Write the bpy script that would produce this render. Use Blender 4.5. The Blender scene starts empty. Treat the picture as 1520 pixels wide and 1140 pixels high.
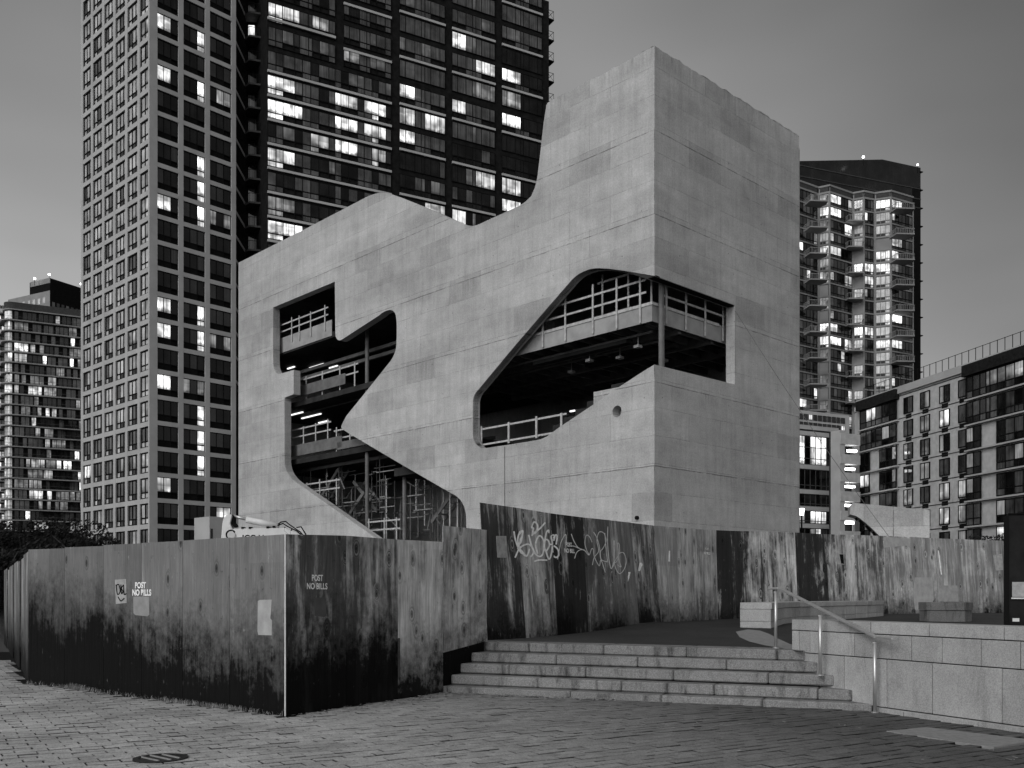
import bpy, bmesh, math, random
from mathutils import Vector, Matrix
from mathutils.geometry import tessellate_polygon
random.seed(7)
R = math.radians
scene = bpy.context.scene
col = scene.collection

# ------------------------------------------------------------------ camera
F = 1441.0; CX = 760.0; HY = 883.0; EYE = 1.62
cam = bpy.data.cameras.new('camera'); cam.sensor_width = 36; cam.lens = 36*F/1520
cam.shift_y = (HY-570)/1520; cam.clip_end = 3000; cam.clip_start = .1
camo = bpy.data.objects.new('camera', cam); col.objects.link(camo)
camo.location = (0, 0, EYE); camo.rotation_euler = (R(90), 0, 0); scene.camera = camo

# ------------------------------------------------------------------ world, sun, exposure
SUN_EL, SUN_AZ = 12.0, 214.0          # azimuth clockwise from +Y (behind and left of the camera)
wd = bpy.data.worlds.new('World'); scene.world = wd; wd.use_nodes = True
nt = wd.node_tree; nt.nodes.clear()
sky = nt.nodes.new('ShaderNodeTexSky'); sky.sky_type = 'NISHITA'; sky.sun_disc = False
sky.sun_elevation = R(SUN_EL); sky.sun_rotation = R(SUN_AZ); sky.dust_density = 3.0; sky.air_density = 1.3
bw = nt.nodes.new('ShaderNodeRGBToBW'); bg = nt.nodes.new('ShaderNodeBackground'); wo = nt.nodes.new('ShaderNodeOutputWorld')
# soft broken high cloud, multiplies the sky a little
tc = nt.nodes.new('ShaderNodeTexCoord'); mp = nt.nodes.new('ShaderNodeMapping'); mp.inputs['Scale'].default_value = (1.2, 1.2, 3.5)
nz = nt.nodes.new('ShaderNodeTexNoise'); nz.inputs['Scale'].default_value = 1.6; nz.inputs['Detail'].default_value = 3
mr = nt.nodes.new('ShaderNodeMapRange'); mr.inputs[1].default_value = .3; mr.inputs[2].default_value = .7; mr.inputs[3].default_value = .80; mr.inputs[4].default_value = 1.12
mu = nt.nodes.new('ShaderNodeMath'); mu.operation = 'MULTIPLY'
nt.links.new(sky.outputs[0], bw.inputs[0]); nt.links.new(tc.outputs['Generated'], mp.inputs[0]); nt.links.new(mp.outputs[0], nz.inputs['Vector'])
nt.links.new(nz.outputs[0], mr.inputs[0]); # added gradient, darkens the sky ahead to the right
sp = nt.nodes.new('ShaderNodeSeparateXYZ'); xy = nt.nodes.new('ShaderNodeMath'); xy.operation = 'MULTIPLY'
cb_ = nt.nodes.new('ShaderNodeMapRange'); cb_.interpolation_type = 'SMOOTHSTEP'; cb_.inputs[1].default_value = .03; cb_.inputs[2].default_value = .42; cb_.inputs[3].default_value = 1.0; cb_.inputs[4].default_value = .33
pw = nt.nodes.new('ShaderNodeMath'); pw.operation = 'MULTIPLY'
nt.links.new(tc.outputs['Generated'], sp.inputs[0]); nt.links.new(sp.outputs[0], xy.inputs[0]); nt.links.new(sp.outputs[1], xy.inputs[1]); nt.links.new(xy.outputs[0], cb_.inputs[0])
nt.links.new(bw.outputs[0], pw.inputs[0]); yz = nt.nodes.new('ShaderNodeMath'); yz.operation = 'MULTIPLY'; nt.links.new(sp.outputs[1], yz.inputs[0]); nt.links.new(sp.outputs[2], yz.inputs[1])
c2_ = nt.nodes.new('ShaderNodeMapRange'); c2_.interpolation_type = 'SMOOTHSTEP'; c2_.inputs[1].default_value = .16; c2_.inputs[2].default_value = .46; c2_.inputs[3].default_value = 1.0; c2_.inputs[4].default_value = .62  # second added gradient, darkens the high sky ahead
nt.links.new(yz.outputs[0], c2_.inputs[0]); cm_ = nt.nodes.new('ShaderNodeMath'); cm_.operation = 'MULTIPLY'; nt.links.new(c2_.outputs[0], cm_.inputs[0]); nt.links.new(cb_.outputs[0], cm_.inputs[1])
nt.links.new(cm_.outputs[0], pw.inputs[1]); nt.links.new(pw.outputs[0], mu.inputs[0]); nt.links.new(mr.outputs[0], mu.inputs[1])
nt.links.new(mu.outputs[0], bg.inputs[0]); bg.inputs[1].default_value = 0.15; nt.links.new(bg.outputs[0], wo.inputs[0])

sl = bpy.data.lights.new('sun', 'SUN'); sl.energy = 0.85; sl.angle = R(26); sl.color = (1, 1, 1)
so = bpy.data.objects.new('sun', sl); col.objects.link(so); so.location = (-20, -20, 30)
LEL = R(34); LAZ = R(SUN_AZ)
dvec = -Vector((math.sin(LAZ)*math.cos(LEL), math.cos(LAZ)*math.cos(LEL), math.sin(LEL)))
so.rotation_euler = dvec.to_track_quat('-Z', 'Y').to_euler()
vs = scene.view_settings; vs.view_transform = 'Standard'; vs.look = 'None'; vs.gamma = 1; vs.use_curve_mapping = False
vs.exposure = 0.52

# ------------------------------------------------------------------ helpers
def W(px, py, Z):
    return Vector(((px-CX)/F*Z, Z, EYE+(HY-py)/F*Z))
def PX(p):
    return (CX+p[0]/p[1]*F, HY-(p[2]-EYE)/p[1]*F)

class Plane:
    """vertical plane: u along d, w outward (towards the viewer), z up"""
    def __init__(s, px, Z, d=None, vp=None, sign=1, origin=None, out=None):
        s.o = Vector(origin) if origin is not None else Vector(((px-CX)/F*Z, Z, 0)); s.o.z = 0
        if vp is not None:
            d = Vector(((vp-CX)/F, 1, 0))*1.0
            if sign < 0: d = -d
        s.d = Vector((d[0], d[1], 0)).normalized()
        n = Vector((s.d.y, -s.d.x, 0))
        if out is not None:
            if n.dot(Vector(out)) < 0: n = -n
        elif n.dot(s.o) > 0: n = -n
        s.n = n
        s.ang = math.atan2(s.d.y, s.d.x)
        s.flip = (Vector((0, 0, 1)).cross(s.d)).dot(s.n) > 0   # local +Y is outward if True
    def P(s, u, z, w=0.0):
        v = s.o+s.d*u+s.n*w; v.z = z; return v
    def uz(s, px, py=HY, w=0.0):
        r = Vector(((px-CX)/F, 1, 0)); o = s.o+s.n*w
        t = o.dot(s.n)/r.dot(s.n)
        p = r*t
        return (p-o).dot(s.d), EYE+(HY-py)/F*t

class MB:
    def __init__(s): s.v = []; s.f = []; s.m = []
    def quad(s, a, b, c, d, m=0):
        i = len(s.v); s.v += [a, b, c, d]; s.f.append((i, i+1, i+2, i+3)); s.m.append(m)
    def tri(s, a, b, c, m=0):
        i = len(s.v); s.v += [a, b, c]; s.f.append((i, i+1, i+2)); s.m.append(m)
    def hexa(s, p, m=0):      # p: 4 bottom, 4 top, same order
        i = len(s.v); s.v += [Vector(q) for q in p]
        for f in ((3, 2, 1, 0), (4, 5, 6, 7), (0, 1, 5, 4), (1, 2, 6, 5), (2, 3, 7, 6), (3, 0, 4, 7)):
            s.f.append(tuple(i+k for k in f)); s.m.append(m)
    def box(s, x0, x1, y0, y1, z0, z1, m=0):
        s.hexa([(x0, y0, z0), (x1, y0, z0), (x1, y1, z0), (x0, y1, z0), (x0, y0, z1), (x1, y0, z1), (x1, y1, z1), (x0, y1, z1)], m)
    def pbox(s, P, u0, u1, z0, z1, w0, w1, m=0):
        s.hexa([P.P(u0, z0, w0), P.P(u1, z0, w0), P.P(u1, z0, w1), P.P(u0, z0, w1),
                P.P(u0, z1, w0), P.P(u1, z1, w0), P.P(u1, z1, w1), P.P(u0, z1, w1)], m)
    def bar(s, a, b, w, h=None, m=0):
        h = h or w; a = Vector(a); b = Vector(b); d = (b-a).normalized()
        up = Vector((0, 0, 1)) if abs(d.z) < .95 else Vector((0, 1, 0))
        x = d.cross(up).normalized()*w/2; y = x.cross(d).normalized()*h/2
        s.hexa([a-x-y, a+x-y, a+x+y, a-x+y, b-x-y, b+x-y, b+x+y, b-x+y], m)
    def tube(s, pts, r, n=8, m=0, cap=True):
        pts = [Vector(p) for p in pts]; i0 = len(s.v); prev = None
        rr = r if isinstance(r, (list, tuple)) else [r]*len(pts)
        for k, p in enumerate(pts):
            d = (pts[min(k+1, len(pts)-1)]-pts[max(k-1, 0)]).normalized()
            if prev is None:
                up = Vector((0, 0, 1)) if abs(d.z) < .9 else Vector((1, 0, 0)); x = d.cross(up).normalized()
            else: x = (prev-d*prev.dot(d)).normalized()
            prev = x; y = d.cross(x)
            for j in range(n):
                a = 2*math.pi*j/n; s.v.append(p+(x*math.cos(a)+y*math.sin(a))*rr[k])
        for k in range(len(pts)-1):
            for j in range(n):
                a = i0+k*n+j; b = i0+k*n+(j+1) % n
                s.f.append((a, b, b+n, a+n)); s.m.append(m)
        if cap:
            s.f.append(tuple(i0+j for j in range(n))[::-1]); s.m.append(m)
            s.f.append(tuple(i0+(len(pts)-1)*n+j for j in range(n))); s.m.append(m)
    def mesh(s, name, mats, off=Vector((0, 0, 0)), smooth=False, fix=True):
        me = bpy.data.meshes.new(name)
        me.from_pydata([tuple(Vector(v)-off) for v in s.v], [], s.f)
        if not isinstance(mats, (list, tuple)): mats = [mats]
        for m in mats: me.materials.append(m)
        me.polygons.foreach_set('material_index', s.m)
        if fix:
            bm = bmesh.new(); bm.from_mesh(me); bmesh.ops.recalc_face_normals(bm, faces=bm.faces); bm.to_mesh(me); bm.free()
        if smooth: me.polygons.foreach_set('use_smooth', [True]*len(me.polygons))
        me.update(); return me

WL = {}
def wloc(o): return WL.get(o, Vector((0, 0, 0))) if o else Vector((0, 0, 0))
def tag(o, label=None, cat=None, group=None, kind=None):
    if label: o['label'] = label
    if cat: o['category'] = cat
    if group: o['group'] = group
    if kind: o['kind'] = kind
    return o
def thing(name, loc, label, cat, group=None):
    o = bpy.data.objects.new(name, None); col.objects.link(o); o.location = loc; o.empty_display_size = .2
    WL[o] = Vector(loc); return tag(o, label, cat, group)
def obj(name, mb, mats, parent=None, smooth=False, bevel=0, fix=True, kind=None):
    off = wloc(parent)
    o = bpy.data.objects.new(name, mb.mesh(name, mats, off, smooth, fix)); col.objects.link(o)
    if parent: o.parent = parent; WL[o] = off
    if bevel:
        b = o.modifiers.new('bevel', 'BEVEL'); b.width = bevel; b.segments = 1; b.limit_method = 'ANGLE'
    if kind: o['kind'] = kind
    return o
def solo(name, mb, mats, loc, label, cat, group=None, smooth=False, bevel=0):
    o = bpy.data.objects.new(name, mb.mesh(name, mats, Vector(loc), smooth)); col.objects.link(o); o.location = loc; WL[o] = Vector(loc)
    if bevel:
        b = o.modifiers.new('bevel', 'BEVEL'); b.width = bevel; b.segments = 1; b.limit_method = 'ANGLE'
    return tag(o, label, cat, group)
def inst(name, me, P, u, z, w, parent, color=None):
    o = bpy.data.objects.new(name, me); col.objects.link(o); o.parent = parent
    o.location = P.P(u, z, w)-wloc(parent); o.rotation_euler = (0, 0, P.ang)
    if color: o.color = color
    WL[o] = P.P(u, z, w); return o

# ------------------------------------------------------------------ materials
def newmat(name):
    m = bpy.data.materials.new(name); m.use_nodes = True; t = m.node_tree; t.nodes.clear()
    return m, t
class N:
    def __init__(s, t): s.t = t
    def n(s, ty, **kw):
        nd = s.t.nodes.new(ty)
        for k, v in kw.items():
            if k.startswith('_'): setattr(nd, k[1:], v)
            else: nd.inputs[k].default_value = v
        return nd
    def l(s, a, b): s.t.links.new(a, b); return b
    def math(s, op, a, b=None, clamp=False):
        nd = s.t.nodes.new('ShaderNodeMath'); nd.operation = op; nd.use_clamp = clamp
        for i, x in enumerate((a, b)):
            if x is None: continue
            if isinstance(x, (int, float)): nd.inputs[i].default_value = x
            else: s.l(x, nd.inputs[i])
        return nd.outputs[0]
    def rng(s, v, a, b, c, d):
        nd = s.t.nodes.new('ShaderNodeMapRange'); s.l(v, nd.inputs[0])
        for i, x in enumerate((a, b, c, d)):
            if isinstance(x, (int, float)): nd.inputs[i+1].default_value = x
            else: s.l(x, nd.inputs[i+1])
        return nd.outputs[0]
    def mix(s, f, a, b):
        nd = s.t.nodes.new('ShaderNodeMix'); nd.data_type = 'FLOAT'
        for i, x in ((0, f), (2, a), (3, b)):
            if isinstance(x, (int, float)): nd.inputs[i].default_value = x
            else: s.l(x, nd.inputs[i])
        return nd.outputs[0]
    def noise(s, vec, scale, detail=4, rough=.55, dist=0):
        nd = s.n('ShaderNodeTexNoise'); nd.inputs['Scale'].default_value = scale; nd.inputs['Detail'].default_value = detail
        nd.inputs['Roughness'].default_value = rough; nd.inputs['Distortion'].default_value = dist
        if vec is not None: s.l(vec, nd.inputs['Vector'])
        return nd.outputs[0]
    def map(s, vec, scale, loc=(0, 0, 0), rot=(0, 0, 0)):
        nd = s.n('ShaderNodeMapping'); nd.inputs['Scale'].default_value = scale; nd.inputs['Location'].default_value = loc
        nd.inputs['Rotation'].default_value = rot
        s.l(vec, nd.inputs[0]); return nd.outputs[0]
    def out(s, colr, rough=.8, bump=None, bstr=.3, bdist=.01, metal=0, ior=1.45, spec=.5):
        p = s.n('ShaderNodeBsdfPrincipled'); o = s.n('ShaderNodeOutputMaterial')
        if isinstance(colr, (int, float)): p.inputs['Base Color'].default_value = (colr, colr, colr, 1)
        else: s.l(colr, p.inputs['Base Color'])
        if isinstance(rough, (int, float)): p.inputs['Roughness'].default_value = rough
        else: s.l(rough, p.inputs['Roughness'])
        p.inputs['Metallic'].default_value = metal; p.inputs['IOR'].default_value = ior
        p.inputs['Specular IOR Level'].default_value = spec
        if bump is not None:
            b = s.n('ShaderNodeBump'); b.inputs['Strength'].default_value = bstr; b.inputs['Distance'].default_value = bdist
            s.l(bump, b.inputs['Height']); s.l(b.outputs[0], p.inputs['Normal'])
        s.l(p.outputs[0], o.inputs[0]); return p

def simple(name, v, rough=.7, metal=0, var=.25, scale=3, bump=.0):
    m, t = newmat(name); k = N(t); tc = k.n('ShaderNodeTexCoord')
    a = k.noise(tc.outputs['Object'], scale, 6, .6)
    c = k.rng(a, .3, .7, v*(1-var), v*(1+var))
    k.out(c, rough, a if bump else None, bump, .01, metal, spec=.06 if v < .1 else .3); return m

def mat_concrete():
    m, t = newmat('board_formed_concrete'); k = N(t); tc = k.n('ShaderNodeTexCoord'); ob = tc.outputs['Object']
    sx = k.n('ShaderNodeSeparateXYZ'); k.l(ob, sx.inputs[0])
    cb = k.n('ShaderNodeCombineXYZ'); k.l(sx.outputs[0], cb.inputs[0]); k.l(sx.outputs[2], cb.inputs[1])
    wob = k.noise(ob, 1.1, 3, .5)
    # slightly wobbly pour lines
    cb2 = k.n('ShaderNodeCombineXYZ'); k.l(sx.outputs[0], cb2.inputs[0]); k.l(k.math('ADD', sx.outputs[2], k.math('MULTIPLY', wob, .06)), cb2.inputs[1])
    def brick(w, h, mort, off=.5, c1=0, c2=1):
        b = k.n('ShaderNodeTexBrick'); b.inputs['Scale'].default_value = 1; b.inputs['Brick Width'].default_value = w; b.inputs['Row Height'].default_value = h
        b.inputs['Mortar Size'].default_value = mort; b.inputs['Mortar Smooth'].default_value = .3; b.offset = off
        b.inputs['Color1'].default_value = (c1,)*3+(1,); b.inputs['Color2'].default_value = (c2,)*3+(1,); b.inputs['Mortar'].default_value = (.5, .5, .5, 1)
        k.l(cb2.outputs[0], b.inputs['Vector']); return b
    b1 = brick(2.44, 1.2, .013); b2 = brick(400, 3.55, .026)
    big = k.noise(ob, .22, 5, .6); mid = k.noise(ob, 1.3, 7, .68); fine = k.noise(ob, 14, 6, .75); grit = k.noise(ob, 60, 3, .8)
    streak = k.noise(k.map(ob, (2.2, 2.2, .16)), 1.6, 6, .7)
    # small vertical leak marks below pour joints
    frac = k.math('FRACT', k.math('DIVIDE', sx.outputs[2], 3.55))
    leakmask = k.math('MULTIPLY', k.rng(frac, .62, 1.0, 0, 1), k.rng(k.noise(ob, .35, 3), .44, .6, 0, 1))
    leak = k.rng(k.noise(k.map(ob, (7, 7, .5)), 1, 5, .7), .42, .65, 0, 1)
    v = k.rng(big, .3, .7, .38, .475)
    v = k.math('MULTIPLY', v, k.rng(mid, .3, .7, .87, 1.12))
    v = k.math('MULTIPLY', v, k.rng(fine, .3, .7, .78, 1.22))
    v = k.math('MULTIPLY', v, k.rng(grit, .3, .7, .78, 1.22))
    v = k.math('MULTIPLY', v, k.rng(streak, .3, .7, .88, 1.10))
    v = k.math('MULTIPLY', v, k.rng(k.noise(k.map(ob, (.10, .10, .5)), 1, 6, .62), .38, .62, .85, 1.10))
    pr = k.n('ShaderNodeSeparateColor'); k.l(b1.outputs['Color'], pr.inputs[0])
    pt = k.rng(pr.outputs[0], .0, 1.0, 1.03, .93)
    dark = k.rng(k.math('GREATER_THAN', pr.outputs[0], .9), 0, 1, 1, .89)
    v = k.math('MULTIPLY', v, pt); v = k.math('MULTIPLY', v, dark)
    v = k.math('MULTIPLY', v, k.mix(k.math('MULTIPLY', leakmask, leak), 1.0, .72))
    jm = k.rng(k.noise(ob, 1.2, 5, .7), .40, .56, 0, 1)
    effl = k.math('MULTIPLY', k.math('MULTIPLY', k.rng(frac, .0, .16, 1, 0), k.rng(k.noise(ob, .5, 3), .5, .62, 0, 1)), leak)
    v = k.math('MULTIPLY', v, k.mix(effl, 1.0, 1.16))
    v = k.math('MULTIPLY', v, k.mix(k.math('MULTIPLY', b1.outputs['Fac'], jm), 1.0, .66))
    v = k.math('MULTIPLY', v, k.mix(k.math('MULTIPLY', b2.outputs['Fac'], jm), 1.0, .50))
    # bug holes
    vo = k.n('ShaderNodeTexVoronoi'); vo.inputs['Scale'].default_value = 1.6; k.l(ob, vo.inputs['Vector'])
    hole = k.rng(vo.outputs['Distance'], .035, .055, 1, 0)
    v = k.math('MULTIPLY', v, k.mix(hole, 1.0, .45))
    h = k.math('ADD', k.math('ADD', k.math('MULTIPLY', fine, .5), k.math('MULTIPLY', grit, .3)), k.math('MULTIPLY', b1.outputs['Fac'], -.8))
    h = k.math('ADD', h, k.math('MULTIPLY', b2.outputs['Fac'], -1.5))
    k.out(v, .85, h, .5, .015, spec=.25); return m

def mat_ply():
    m, t = newmat('weathered_plywood'); k = N(t); tc = k.n('ShaderNodeTexCoord'); oi = k.n('ShaderNodeObjectInfo')
    sc = k.n('ShaderNodeSeparateColor'); k.l(oi.outputs['Color'], sc.inputs[0])
    base, wear, stain_shade = sc.outputs[0], sc.outputs[1], sc.outputs[2]
    va = k.n('ShaderNodeVectorMath', _operation='MULTIPLY_ADD')
    cr = k.n('ShaderNodeCombineXYZ'); 
    for i in range(3): k.l(k.math('MULTIPLY', oi.outputs['Random'], 37.0+11*i), cr.inputs[i])
    ad = k.n('ShaderNodeVectorMath', _operation='ADD'); k.l(tc.outputs['Object'], ad.inputs[0]); k.l(cr.outputs[0], ad.inputs[1])
    ob = ad.outputs[0]
    sz = k.n('ShaderNodeSeparateXYZ'); k.l(tc.outputs['Object'], sz.inputs[0])
    # knots
    kv = k.n('ShaderNodeTexVoronoi'); kv.voronoi_dimensions = '2D'; kv.inputs['Scale'].default_value = 1
    ks0 = k.n('ShaderNodeSeparateXYZ'); k.l(ob, ks0.inputs[0]); kc0 = k.n('ShaderNodeCombineXYZ'); k.l(k.math('MULTIPLY', ks0.outputs[0], 2.6), kc0.inputs[0]); k.l(k.math('MULTIPLY', ks0.outputs[2], 1.5), kc0.inputs[1]); k.l(kc0.outputs[0], kv.inputs['Vector'])
    kd = kv.outputs['Distance']; ks = k.n('ShaderNodeSeparateColor'); k.l(kv.outputs['Color'], ks.inputs[0])
    kth = k.math('GREATER_THAN', ks.outputs[0], k.math('SUBTRACT', .80, k.math('MULTIPLY', wear, .35)))
    kmask = k.math('MULTIPLY', k.rng(kd, .02, .24, 1, 0), kth)
    rings = k.math('SINE', k.math('MULTIPLY', k.math('ADD', kd, k.math('MULTIPLY', k.noise(ob, 6, 3), .06)), 70))
    gx = k.math('MULTIPLY', kmask, .6)
    gv = k.n('ShaderNodeVectorMath', _operation='ADD'); cg = k.n('ShaderNodeCombineXYZ'); k.l(gx, cg.inputs[0])
    k.l(ob, gv.inputs[0]); k.l(cg.outputs[0], gv.inputs[1])
    grain = k.noise(k.map(gv.outputs[0], (26, 1, 1.1)), 1.0, 8, .72, .4)
    fgrain = k.noise(k.map(gv.outputs[0], (110, 1, 3.0)), 1.0, 5, .7)
    wide = k.noise(k.map(gv.outputs[0], (6, 1, .45)), 1.0, 7, .68, .5)
    blotch = k.noise(k.map(ob, (1.6, 1, .9)), 1.0, 8, .7, .3)
    iso = k.noise(k.map(ob, (1.3, 1, 1.0)), 1.0, 8, .62, .2)
    # worn = pale wood showing through dark paint
    worn = k.rng(k.math('ADD', k.math('MULTIPLY', wide, .55), k.math('MULTIPLY', blotch, .45)), k.math('SUBTRACT', .60, k.math('MULTIPLY', wear, .16)), k.math('SUBTRACT', .70, k.math('MULTIPLY', wear, .12)), 0, 1)
    worn = k.math('MULTIPLY', worn, k.rng(wear, 0, .3, 0, 1))
    wc = k.rng(wear, .05, .7, .35, 1)
    v = k.math('MULTIPLY', base, k.mix(wc, 1.0, k.rng(grain, .3, .7, .55, 1.5)))
    v = k.math('MULTIPLY', v, k.mix(wc, k.rng(iso, .3, .7, .78, 1.15), k.math('MULTIPLY', k.rng(wide, .32, .68, .55, 1.4), k.rng(blotch, .32, .68, .75, 1.2))))
    pale = k.math('MULTIPLY', k.rng(grain, .3, .7, .30, .74), k.rng(blotch, .3, .7, .8, 1.2))
    v = k.mix(worn, v, pale)
    v = k.math('MULTIPLY', v, k.rng(fgrain, .3, .7, .75, 1.22))
    v = k.math('MULTIPLY', v, k.mix(k.math('MULTIPLY', kmask, k.rng(rings, -1, 1, .1, 1)), 1.0, .28))
    core = k.math('MULTIPLY', k.rng(k.math('ADD', kd, k.math('MULTIPLY', k.noise(ob, 12, 3), .06)), .06, .12, 1, 0), kth)
    v = k.math('MULTIPLY', v, k.mix(core, 1.0, .25))
    # stain and shade at the foot of the sheet, painted together, ragged
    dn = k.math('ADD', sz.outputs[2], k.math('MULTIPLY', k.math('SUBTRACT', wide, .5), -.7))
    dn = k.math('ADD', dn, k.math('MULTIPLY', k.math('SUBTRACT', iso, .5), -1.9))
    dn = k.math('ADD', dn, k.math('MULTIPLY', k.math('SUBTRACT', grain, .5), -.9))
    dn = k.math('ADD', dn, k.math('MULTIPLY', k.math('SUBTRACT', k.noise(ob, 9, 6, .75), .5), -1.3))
    dl = k.math('MULTIPLY', stain_shade, 3.0)
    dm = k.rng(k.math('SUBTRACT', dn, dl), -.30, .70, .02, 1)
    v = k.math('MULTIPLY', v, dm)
    # odd repainted rectangles, chips showing bare wood, small dark scuffs
    rb = k.n('ShaderNodeTexBrick'); rb.inputs['Scale'].default_value = 1; rb.inputs['Brick Width'].default_value = .74; rb.inputs['Row Height'].default_value = .93; rb.inputs['Mortar Size'].default_value = 0
    rb.inputs['Color1'].default_value = (0, 0, 0, 1); rb.inputs['Color2'].default_value = (1, 1, 1, 1); rc = k.n('ShaderNodeCombineXYZ'); k.l(ks0.outputs[0], rc.inputs[0]); k.l(ks0.outputs[2], rc.inputs[1]); k.l(rc.outputs[0], rb.inputs['Vector'])
    rs = k.n('ShaderNodeSeparateColor'); k.l(rb.outputs['Color'], rs.inputs[0]); v = k.math('MULTIPLY', v, k.rng(rs.outputs[0], 0, 1, .90, 1.10))
    chip = k.rng(k.noise(k.map(ob, (14, 1, 5)), 1.0, 5, .7), .66, .70, 0, 1); v = k.math('ADD', v, k.math('MULTIPLY', chip, .10))
    scf = k.rng(k.noise(k.map(ob, (9, 1, 9)), 1.0, 6, .8), .60, .68, 1, .55); v = k.math('MULTIPLY', v, scf)
    k.out(v, k.rng(grain, .3, .7, .5, .75), k.math('ADD', grain, k.math('MULTIPLY', worn, -.3)), .5, .006, spec=.12); return m

def mat_granite(name, v0, speck=.35, stain=.5):
    m, t = newmat(name); k = N(t); tc = k.n('ShaderNodeTexCoord'); ob = tc.outputs['Object']; oi = k.n('ShaderNodeObjectInfo')
    a = k.noise(ob, 55, 4, .8); b = k.noise(ob, 2.1, 6, .65); c = k.noise(ob, 180, 2, .6)
    v = k.rng(a, .35, .65, v0*(1-speck), v0*(1+speck))
    v = k.math('MULTIPLY', v, k.rng(c, .3, .7, .75, 1.25))
    v = k.math('MULTIPLY', v, k.rng(oi.outputs['Random'], 0, 1, .86, 1.1))
    st = k.noise(k.map(ob, (4, 4, 1.0)), 1, 7, .75, .5)
    v = k.math('MULTIPLY', v, k.rng(st, .52, .68, 1.0, 1-stain))
    v = k.math('MULTIPLY', v, k.rng(b, .3, .7, .82, 1.12))
    k.out(v, .75, a, .35, .004, spec=.3); return m

def mat_pave(name, v0):
    m, t = newmat(name); k = N(t); ge = k.n('ShaderNodeNewGeometry'); P = ge.outputs['Position']; 
    at = k.n('ShaderNodeAttribute', _attribute_name='tone'); oi = k.n('ShaderNodeObjectInfo')
    sx = k.n('ShaderNodeSeparateXYZ'); k.l(P, sx.inputs[0])
    a = k.noise(P, 45, 4, .75); b = k.noise(P, .7, 6, .65); d = k.noise(P, 6, 5, .7); w = k.noise(P, 150, 2, .7)
    v = k.rng(a, .3, .7, v0*.55, v0*1.45)
    v = k.math('MULTIPLY', v, k.rng(w, .3, .7, .7, 1.3))
    v = k.math('MULTIPLY', v, k.rng(b, .32, .68, .68, 1.2)); v = k.math('MULTIPLY', v, k.rng(d, .3, .7, .8, 1.2))
    v = k.math('MULTIPLY', v, k.math('ADD', 1.0, at.outputs['Fac']), True)
    # light falloff towards the right and the steps, painted into the tone
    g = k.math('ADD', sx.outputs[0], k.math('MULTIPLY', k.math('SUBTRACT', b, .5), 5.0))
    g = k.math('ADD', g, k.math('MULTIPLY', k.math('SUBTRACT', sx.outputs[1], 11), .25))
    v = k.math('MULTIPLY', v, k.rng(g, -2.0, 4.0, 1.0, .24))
    k.out(v, .8, k.math('ADD', a, d), .5, .006, spec=.3); return m

def mat_glass(name, v, rough=.06, ior=1.7, warp=.02, var=.6):
    m, t = newmat(name); k = N(t); tc = k.n('ShaderNodeTexCoord'); oi = k.n('ShaderNodeObjectInfo'); ge = k.n('ShaderNodeNewGeometry')
    P = ge.outputs['Position']
    nz = k.noise(P, .9, 3); fold = k.noise(k.map(P, (7, 7, .25)), 1.0, 3)
    c = k.math('MULTIPLY', k.rng(k.noise(P, .45, 2), .35, .65, v*(1-var), v*(1+var)), k.rng(fold, .35, .65, .6, 1.4))
    p = k.out(c, rough, nz, warp, .3, ior=ior); return m
def mat_lit(name, s):
    m, t = newmat(name); k = N(t); tc = k.n('ShaderNodeTexCoord'); ge = k.n('ShaderNodeNewGeometry'); P = ge.outputs['Position']
    sx = k.n('ShaderNodeSeparateXYZ'); k.l(tc.outputs['Generated'], sx.inputs[0])
    room = k.noise(P, .55, 2, .5); fold = k.noise(k.map(P, (5, 5, .15)), 1, 4, .6)
    cl = k.noise(P, 2.2, 5, .7)
    furn = k.rng(k.math('ADD', sx.outputs[2], k.math('MULTIPLY', k.math('SUBTRACT', cl, .5), .9)), .05, .22, .30, 1)
    grad = k.rng(sx.outputs[2], 0, 1, .75, 1.15)
    oi = k.n('ShaderNodeObjectInfo'); blind = k.mix(k.math('GREATER_THAN', sx.outputs[2], k.rng(oi.outputs['Random'], 0, 1, .35, 1.3)), 1.0, .62)
    v = k.math('MULTIPLY', k.math('MULTIPLY', k.rng(room, .38, .62, .35, 1.5), blind), k.rng(fold, .38, .62, .5, 1.3))
    v = k.math('MULTIPLY', v, k.math('MULTIPLY', furn, grad)); v = k.math('MULTIPLY', v, s)
    p = k.out(.05, .1, ior=1.5); p.inputs['Emission Color'].default_value = (1, 1, 1, 1); k.l(v, p.inputs['Emission Strength']); return m

M = {}
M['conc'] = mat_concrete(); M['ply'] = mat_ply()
M['granite'] = mat_granite('granite', .36, .25, .25); M['gran_dark'] = mat_granite('stained_granite', .16, .3, .65)
M['gran_step'] = mat_granite('step_granite', .22, .45, .8)
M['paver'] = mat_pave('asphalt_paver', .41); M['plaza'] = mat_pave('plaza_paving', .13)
M['joint'] = simple('joint_sand', .012, .95, 0, .4, 20); M['slab_light'] = simple('pale_paving_concrete', .24, .85, 0, .2, 12, .2)
M['tower_conc'] = simple('tower_concrete', .37, .8, 0, .12, .4); M['tower_conc_r'] = M['tower_conc']
M['black'] = simple('black_frame', .008, .85, 0, .2, 1); M['brick_dark'] = simple('dark_brick', .012, .95, 0, .45, 1.6)
M['grille'] = simple('ac_grille', .05, .6, 0, .3, 2)
M['far_conc'] = simple('far_tower_concrete', .22, .8, 0, .15, .3)
M['strip'] = simple('slab_edge_paint', .38, .7, 0, .1, .5)
M['g_dark'] = mat_glass('dark_glass', .015, ior=1.45); M['g_mid'] = mat_glass('mid_glass', .055, ior=1.6)
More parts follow.
